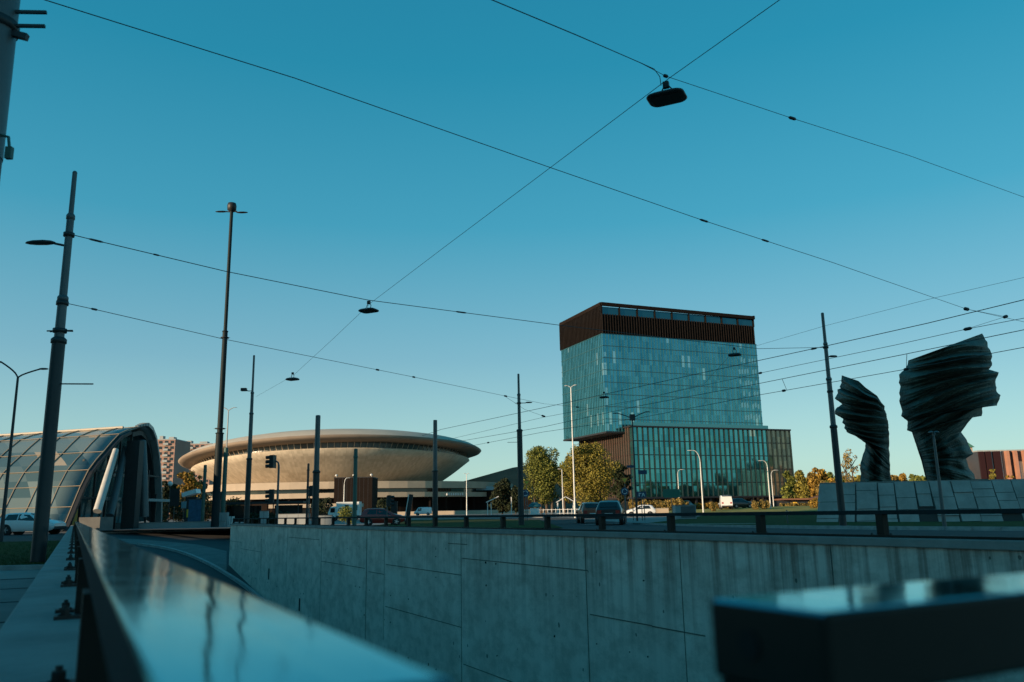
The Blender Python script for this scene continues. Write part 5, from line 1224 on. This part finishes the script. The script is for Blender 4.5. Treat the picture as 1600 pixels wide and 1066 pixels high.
mb.bar((-.2, -.012, z - .16), (-.2, -.012, z + .16), .02, .07, Vector((1, 0, 0))); mb.bar((-.2, -.012, z + .12), (0, -.012, z + .12), .02, .06); mb.bar((.05, -.012, z - .16), (.18, -.012, z + .16), .02, .06, Vector((1, 0, 0))); mb.bar((.18, -.012, z + .16), (.32, -.012, z - .16), .02, .06, Vector((1, 0, 0))); mb.bar((.1, -.012, z - .05), (.27, -.012, z - .05), .02, .05)
mb.build('marking', M['signwhite'], t)
sign('small white round sign on the dark lawn', 1230, 802, 52, 'rect', (.1, .12), m_=M['signwhite'])
# concrete box on the lawn
a_ = PY(1056, 801, 82); b2 = PY(1088, 801, 82); zt_ = PY(1070, 790, 82).z
t = thing('concrete_box', 'grey concrete vent box on the lawn with a darker side face', 'box', (a_.x, 82, 0)); W = b2.x - a_.x
mb = MB(); mb.box(0, W, 0, 1.6, 0, zt_); bevel(mb.build('body', M['ltgrey'], t), .03)
mb = MB(); mb.box(-.05, W + .05, -.05, 1.65, zt_, zt_ + .06); mb.build('lid', M['concrete'], t)
mb = MB(); mb.box(W * .25, W * .95, -.02, -.004, .15, zt_ - .08); mb.build('grille', M['pole'], t)
# low wall and small walls
a_ = PY(625, 804, 118); b2 = PY(850, 803, 118)
def lowwall(label, x0, x1, Y, h, m_, th=.3):
    p0_ = PY(x0, 800, Y); p1_ = PY(x1, 800, Y); t = thing('low_wall', label, 'low wall', (p0_.x, Y, terr(0, Y)))
    W = p1_.x - p0_.x; mb = MB(); mb.box(0, W, 0, th, -.3, h); mb.build('wall_body', m_, t); mb = MB(); mb.box(-.03, W + .03, -.04, th + .04, h, h + .07); mb.build('coping', M['concrete'], t)
lowwall('grey low wall crossing behind the posts in front of the podium', 615, 848, 118, .38, M['ltgrey'])
lowwall('sunlit cream low wall at the foot of the arena podium', 560, 850, 255, 1.1, M['cream'], .5)
lowwall('teal grey low wall between the glass pavilion and the far kerb', 140, 352, 92.5, .55, M['ltgrey'])
lowwall('sunlit wall strip before the lower glass block', 985, 1045, 128, .9, M['cream'])
# fence by the trees
p0_ = PY(812, 800, 122); p1_ = PY(906, 800, 122)
t = thing('fence', 'white open railing in front of the yellow trees', 'fence', (p0_.x, 122, terr(0, 122))); W = p1_.x - p0_.x
mb = MB(); mb.box(0, W, -.03, .03, 1.05, 1.12); mb.box(0, W, -.02, .02, .5, .55); mb.build('rail', M['whitepaint'], t)
for k in range(16): mb = MB(); mb.box(W * k / 15 - .04, W * k / 15 + .04, -.04, .04, 0, 1.2); mb.build('post', M['whitepaint'], t)
# kiosk with teal umbrella, shelter, bus shelter
p = PY(836, 800, 124); z0 = terr(0, 124)
t = thing('kiosk', 'white kiosk under a teal curved canopy among the trees', 'kiosk', (p.x, 124, z0))
mb = MB(); mb.box(-.7, .6, -.6, .6, 0, 1.35); mb.build('counter', M['whitepaint'], t)
mb = MB(); mb.lathe([(1.0, 1.5), (.9, 1.85), (.5, 2.1), (0, 2.2)], (0, 0, 0), 12); mb.build('canopy', mat('teal_canvas', (.02, .12, .14), .8), t)
mb = MB(); mb.cyl((0, 0, 1.3), (0, 0, 2.1), .04, 8); mb.build('pole', M['pole_white'], t)
p = PY(762, 800, 120)
t = thing('bus_shelter', 'white slanted shelter frame in front of the dark trees', 'shelter', (p.x, 120, terr(p.x, 120)))
for x_ in (0, .5, 3.4): mb = MB(); mb.box(x_ - .05, x_ + .05, -.05, .05, 0, 2.3 if x_ < 3 else 3.0); mb.build('post', M['whitepaint'], t)
mb = MB(); mb.bar((-.2, 0, 2.3), (1.6, 0, 3.1), 1.4, .1); mb.build('roof', M['whitepaint'], t)
mb = MB(); mb.bar((0, 0, .5), (3.4, 0, .55), .3, .08); mb.build('bench', M['pole_white'], t)
p = PY(872, 800, 128)
t = thing('gazebo', 'white open shelter with a pointed roof between the two trees', 'shelter', (p.x, 128, terr(p.x, 128)))
for x_ in (0, 2.4): 
    for y_ in (0, 1.6): mb = MB(); mb.box(x_ - .05, x_ + .05, y_ - .05, y_ + .05, 0, 2.1); mb.build('post', M['whitepaint'], t)
mb = MB(); mb.bar((-.2, .8, 2.1), (1.2, .8, 2.9), 2.2, .08); mb.bar((1.2, .8, 2.9), (2.6, .8, 2.1), 2.2, .08); mb.build('roof', M['whitepaint'], t)
# left-hand kiosk, billboard, cabinets
p = PY(303, 817, 98)
t = thing('billboard', 'blue advertising panel left of the tall mast', 'billboard', (p.x, 98, 0)); h0, h1 = .25, PY(303, 781, 98).z
mb = MB(); mb.box(-.75, .75, 0, .2, h0, h1); bevel(mb.build('panel', mat('poster_blue', (.05, .14, .24), .4, var=.4, vscale=2.5), t), .03)
mb = MB(); mb.box(-.45, -.35, .03, .12, 0, h0); mb.box(.35, .45, .03, .12, 0, h0); mb.build('leg', G, t)
mb = MB(); mb.box(-.82, .82, -.02, .22, h1, h1 + .08); mb.build('top_frame', G, t)
p = PY(345, 822, 93)
t = thing('utility_cabinet', 'grey green cabinet between the mast and the wall end', 'cabinet', (p.x, 93, 0)); mb = MB(); mb.box(-.65, .68, 0, .5, -.1, PY(345, 801, 93).z); bevel(mb.build('body', M['ltgrey'], t), .02)
mb = MB(); mb.box(-.01, .01, -.008, -.002, 0, 1.2); mb.build('door_gap', M['slot'], t)
p = PY(360, 820, 94)
t = thing('white_post_box', 'two short sunlit cream posts at the wall end', 'bollard', (p.x, 94, 0)); mb = MB(); mb.box(-.3, -.05, 0, .25, -.1, 1.1); mb.box(.09, .35, 0, .25, -.1, 1.1); mb.build('post', M['whitepaint'], t)
p = PY(299, 773, 110)
t = thing('kiosk', 'small pavilion with a white slanted canopy left of the mast', 'kiosk', (p.x, 110, .1)); z = p.z
mb = MB(); mb.bar((-.95, 0, z - .15), (.9, 0, z + .35), 1.6, .55); mb.build('canopy', M['whitepaint'], t)
mb = MB(); mb.box(-.7, .8, -.2, .6, 0, z - .4); mb.build('walls', M['pole_dark'], t)
mb = MB(); mb.box(-.4, .5, -.24, -.205, 1, 2); mb.build('window', M['signyellow'], t)
for (x_, y0, Y, w_, h_, lab) in ((457, 806, 85, 3.4, 1.2, 'grey hoarding panels left of the thick two-tone post'), (508, 809, 80, 1.3, 1.0, 'grey cabinet right of the thick two-tone post'), (412, 800, 92, .9, 1.6, 'teal ticket cabinet right of the slender tram pole')):
    p = PY(x_, 808, Y); t = thing('utility_cabinet', lab, 'cabinet', (p.x, Y, 0)); mb = MB(); mb.box(-w_ / 2, w_ / 2, 0, .4, 0, h_); mb.build('body', M['ltgrey'], t)
    mb = MB(); mb.box(-w_ / 2 - .03, w_ / 2 + .03, -.03, .43, h_, h_ + .05); mb.build('lid', G, t)
    mb = MB()
    for k in range(1, max(2, int(w_))): mb.box(-w_ / 2 + w_ * k / max(2, int(w_)) - .01, -w_ / 2 + w_ * k / max(2, int(w_)) + .01, -.008, -.002, .05, h_ - .05)
    mb.build('door_gap', M['slot'], t)
p = PY(376, 790, 100)
t = thing('tram_shelter', 'long dark tram stop shelter behind the slender tram pole', 'shelter', (p.x, 100, .02))
mb = MB(); mb.box(-2.5, 7.5, -.2, 2, 2.5, 2.75); mb.build('roof', M['pole_dark'], t)
for k in range(4): mb = MB(); mb.box(-2.3 + 3 * k, -2.2 + 3 * k, .5, .6, 0, 2.5); mb.build('post', M['pole_dark'], t)
for xa, xb_ in ((-2.2, 2), (3.6, 7)): mb = MB(); mb.box(xa, xb_, 1.6, 1.65, .4, 2.3); mb.build('glass_panel', M['glassdark'], t)
p = PY(470, 780, 150)
t = thing('street_pavilion', 'low flat-roofed forecourt pavilion in front of the podium', 'building', (p.x - 8, 160, .3))
mb = MB(); mb.box(0, 16, 0, 5, 0, 2.2); mb.build('walls', M['brown'], t)
mb = MB(); mb.box(-.5, 16.5, -.6, 5.5, 2.2, 2.9); mb.build('roof', M['cream'], t)
mb = MB(); mb.box(1, 7, -.05, -.004, .6, 1.8); mb.box(9, 15, -.05, -.004, .6, 1.8); mb.build('window', M['glassdark'], t)

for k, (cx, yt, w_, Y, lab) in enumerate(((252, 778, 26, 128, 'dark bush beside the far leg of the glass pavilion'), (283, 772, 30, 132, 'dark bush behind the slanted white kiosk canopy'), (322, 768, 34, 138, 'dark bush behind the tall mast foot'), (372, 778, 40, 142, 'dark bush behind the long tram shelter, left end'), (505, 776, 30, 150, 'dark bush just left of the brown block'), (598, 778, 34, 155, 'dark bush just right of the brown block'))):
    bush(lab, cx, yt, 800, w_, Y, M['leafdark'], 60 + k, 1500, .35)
p = PY(266, 759, 105); t = thing('globe_lamp', 'small white globe lamp right of the glass pavilion', 'lamp', (p.x, 105, .02)); z = p.z
mb = MB(); mb.tube([(0, 0, 0), (0, 0, z)], .06, 8); mb.build('post', K, t)
mb = MB(); mb.lathe([(0, .3), (.2, .22), (.3, 0), (.2, -.22), (0, -.3)], (0, 0, z + .2), 16); mb.build('globe', M['whitepaint'], t)
sign('tall narrow dark board between the glass pavilion and the blue billboard', 273, 777, 98, 'rect', (.55, 1.0), m_=M['pole_dark'])
sign('small pale blue board left of the blue billboard', 287, 789, 99, 'rect', (.3, .4), m_=mat('pale_board', (.25, .4, .45), .5))
p = PY(640, 789, 76); t = thing('leaning_pillar', 'dark leaning steel pillar with a painted-on sunlit edge in front of the podium', 'pillar', (p.x, 76, .02))
mb = MB(); mb.bar((-.25, 0, 0), (.15, 0, PY(642, 773, 76).z), .34, .3); mb.build('shaft', M['black'], t)
mb = MB(); mb.bar((-.43, -.02, .5), (-.06, -.02, PY(642, 773, 76).z), .07, .2); mb.build('sunlit_edge', M['whitepaint'], t)  # white strip stands for sunlight along the left edge
for o in list(COL.objects):
    if o.parent is None and not o.get('group'):
        g = {'tram_pole': 'tram poles round the junction', 'steel_post': 'square-topped posts beyond the ramp', 'street_lamp': 'street lamps round the roundabout', 'traffic_light': 'traffic lights beyond the ramp', 'overhead_wire': 'overhead wires', 'railing': 'dark railings round the ramp', 'retaining_wall': 'concrete walls of the ramp', 'utility_cabinet': 'cabinets along the street', 'bush': 'bushes', 'tree': 'street trees', 'hedge': 'low hedges', 'low_wall': 'low walls', 'road_sign': 'road signs', 'white_van': 'white vans', 'white_car': 'white cars', 'dark_car': 'dark cars', 'apartment_block': 'blocks of flats'}.get(o.name.split('.')[0])
        if g: o['group'] = g

# ------------------------------------------------------------------ block of flats behind the photographer (shades the roundabout)
S_AZ = Vector((-.82, -.57, 0)).normalized(); Q_ = Vector((S_AZ.y * -1, S_AZ.x, 0)); Q_ = Vector((.57, -.82, 0)).normalized()
mid = S_AZ * 120 + Q_ * 16
ap = thing('apartment_block', 'very long slab of flats behind the camera', 'apartment building', mid, math.atan2(Q_.y, Q_.x))
mb = MB(); mb.box(-92, 92, -8, 8, 0, 56); mb.build('walls', M['aptwall'], ap)
mb = MB(); mb.box(-92.3, 92.3, -8.3, 8.3, 56, 57); mb.build('roof', M['ltgrey'], ap)

# ------------------------------------------------------------------ light
SUN_EL = R(9.5)
sdir = Vector((S_AZ.x * math.cos(SUN_EL), S_AZ.y * math.cos(SUN_EL), math.sin(SUN_EL)))
sun = bpy.data.lights.new('sun', 'SUN'); sun.energy = 4.8; sun.angle = R(.6); sun.color = (1, .74, .48)
so = bpy.data.objects.new('sun', sun); COL.objects.link(so); so.rotation_euler = (-sdir).to_track_quat('-Z', 'Y').to_euler()
w = bpy.data.worlds.new('World'); scn.world = w; w.use_nodes = True
N = w.node_tree.nodes; Lk = w.node_tree.links; bg = N['Background']
sky = N.new('ShaderNodeTexSky'); sky.sky_type = 'NISHITA'; sky.sun_disc = False; sky.sun_elevation = SUN_EL; sky.sun_rotation = math.atan2(S_AZ.x, S_AZ.y)
sky.air_density = 1.0; sky.dust_density = .3; sky.ozone_density = 1.5
tc = N.new('ShaderNodeTexCoord'); sep = N.new('ShaderNodeSeparateXYZ'); Lk.new(tc.outputs['Generated'], sep.inputs[0])
rp = N.new('ShaderNodeValToRGB'); el = rp.color_ramp.elements
el[0].position = 0; el[0].color = (.50, .66, .88, 1); el[1].position = 1; el[1].color = (.08, 1.0, 1.0, 1)
for ps, c_ in ((.1, (.54, .73, .84)), (.18, (.53, .79, .81)), (.335, (.254, .89, .90)), (.5, (.138, 1.0, 1.02))):
    e = el.new(ps); e.color = (*c_, 1)
Lk.new(sep.outputs['Z'], rp.inputs['Fac'])
mx = N.new('ShaderNodeMixRGB'); mx.blend_type = 'MULTIPLY'; mx.inputs[0].default_value = 1
Lk.new(sky.outputs[0], mx.inputs[1]); Lk.new(rp.outputs[0], mx.inputs[2]); Lk.new(mx.outputs[0], bg.inputs['Color']); bg.inputs['Strength'].default_value = .13
bg2 = N.new('ShaderNodeBackground'); r2 = N.new('ShaderNodeValToRGB'); e2 = r2.color_ramp.elements
e2[0].position = 0; e2[0].color = (.35, .52, .47, 1); e2[1].position = .85; e2[1].color = (.008, .125, .23, 1)
for ps, c_ in ((.05, (.33, .51, .48)), (.10, (.265, .455, .465)), (.18, (.158, .345, .435)), (.335, (.045, .255, .375)), (.5, (.016, .19, .30))):
    e = e2.new(ps); e.color = (*c_, 1)
Lk.new(sep.outputs['Z'], r2.inputs['Fac']); Lk.new(r2.outputs[0], bg2.inputs['Color']); bg2.inputs['Strength'].default_value = 1
ms_ = N.new('ShaderNodeMixShader'); ms_.inputs[0].default_value = .7; Lk.new(bg.outputs[0], ms_.inputs[1]); Lk.new(bg2.outputs[0], ms_.inputs[2]); Lk.new(ms_.outputs[0], N['World Output'].inputs['Surface'])

# ------------------------------------------------------------------ camera
cd = bpy.data.cameras.new('camera'); co = bpy.data.objects.new('camera', cd); COL.objects.link(co)
mm = Matrix(((Rv.x, Uv.x, -Fv.x), (Rv.y, Uv.y, -Fv.y), (Rv.z, Uv.z, -Fv.z))).to_4x4(); mm.translation = CAM; co.matrix_world = mm
cd.sensor_width = 36; cd.lens = FOC / 1600 * 36; cd.clip_start = .02; cd.clip_end = 9000
cd.dof.use_dof = True; cd.dof.focus_distance = 40; cd.dof.aperture_fstop = 2.8
scn.camera = co
scn.view_settings.view_transform = 'Standard'; scn.view_settings.look = 'None'; scn.view_settings.gamma = 1; scn.view_settings.exposure = .5
scn.render.resolution_x = 1024; scn.render.resolution_y = 682
scn.render.engine = 'CYCLES'
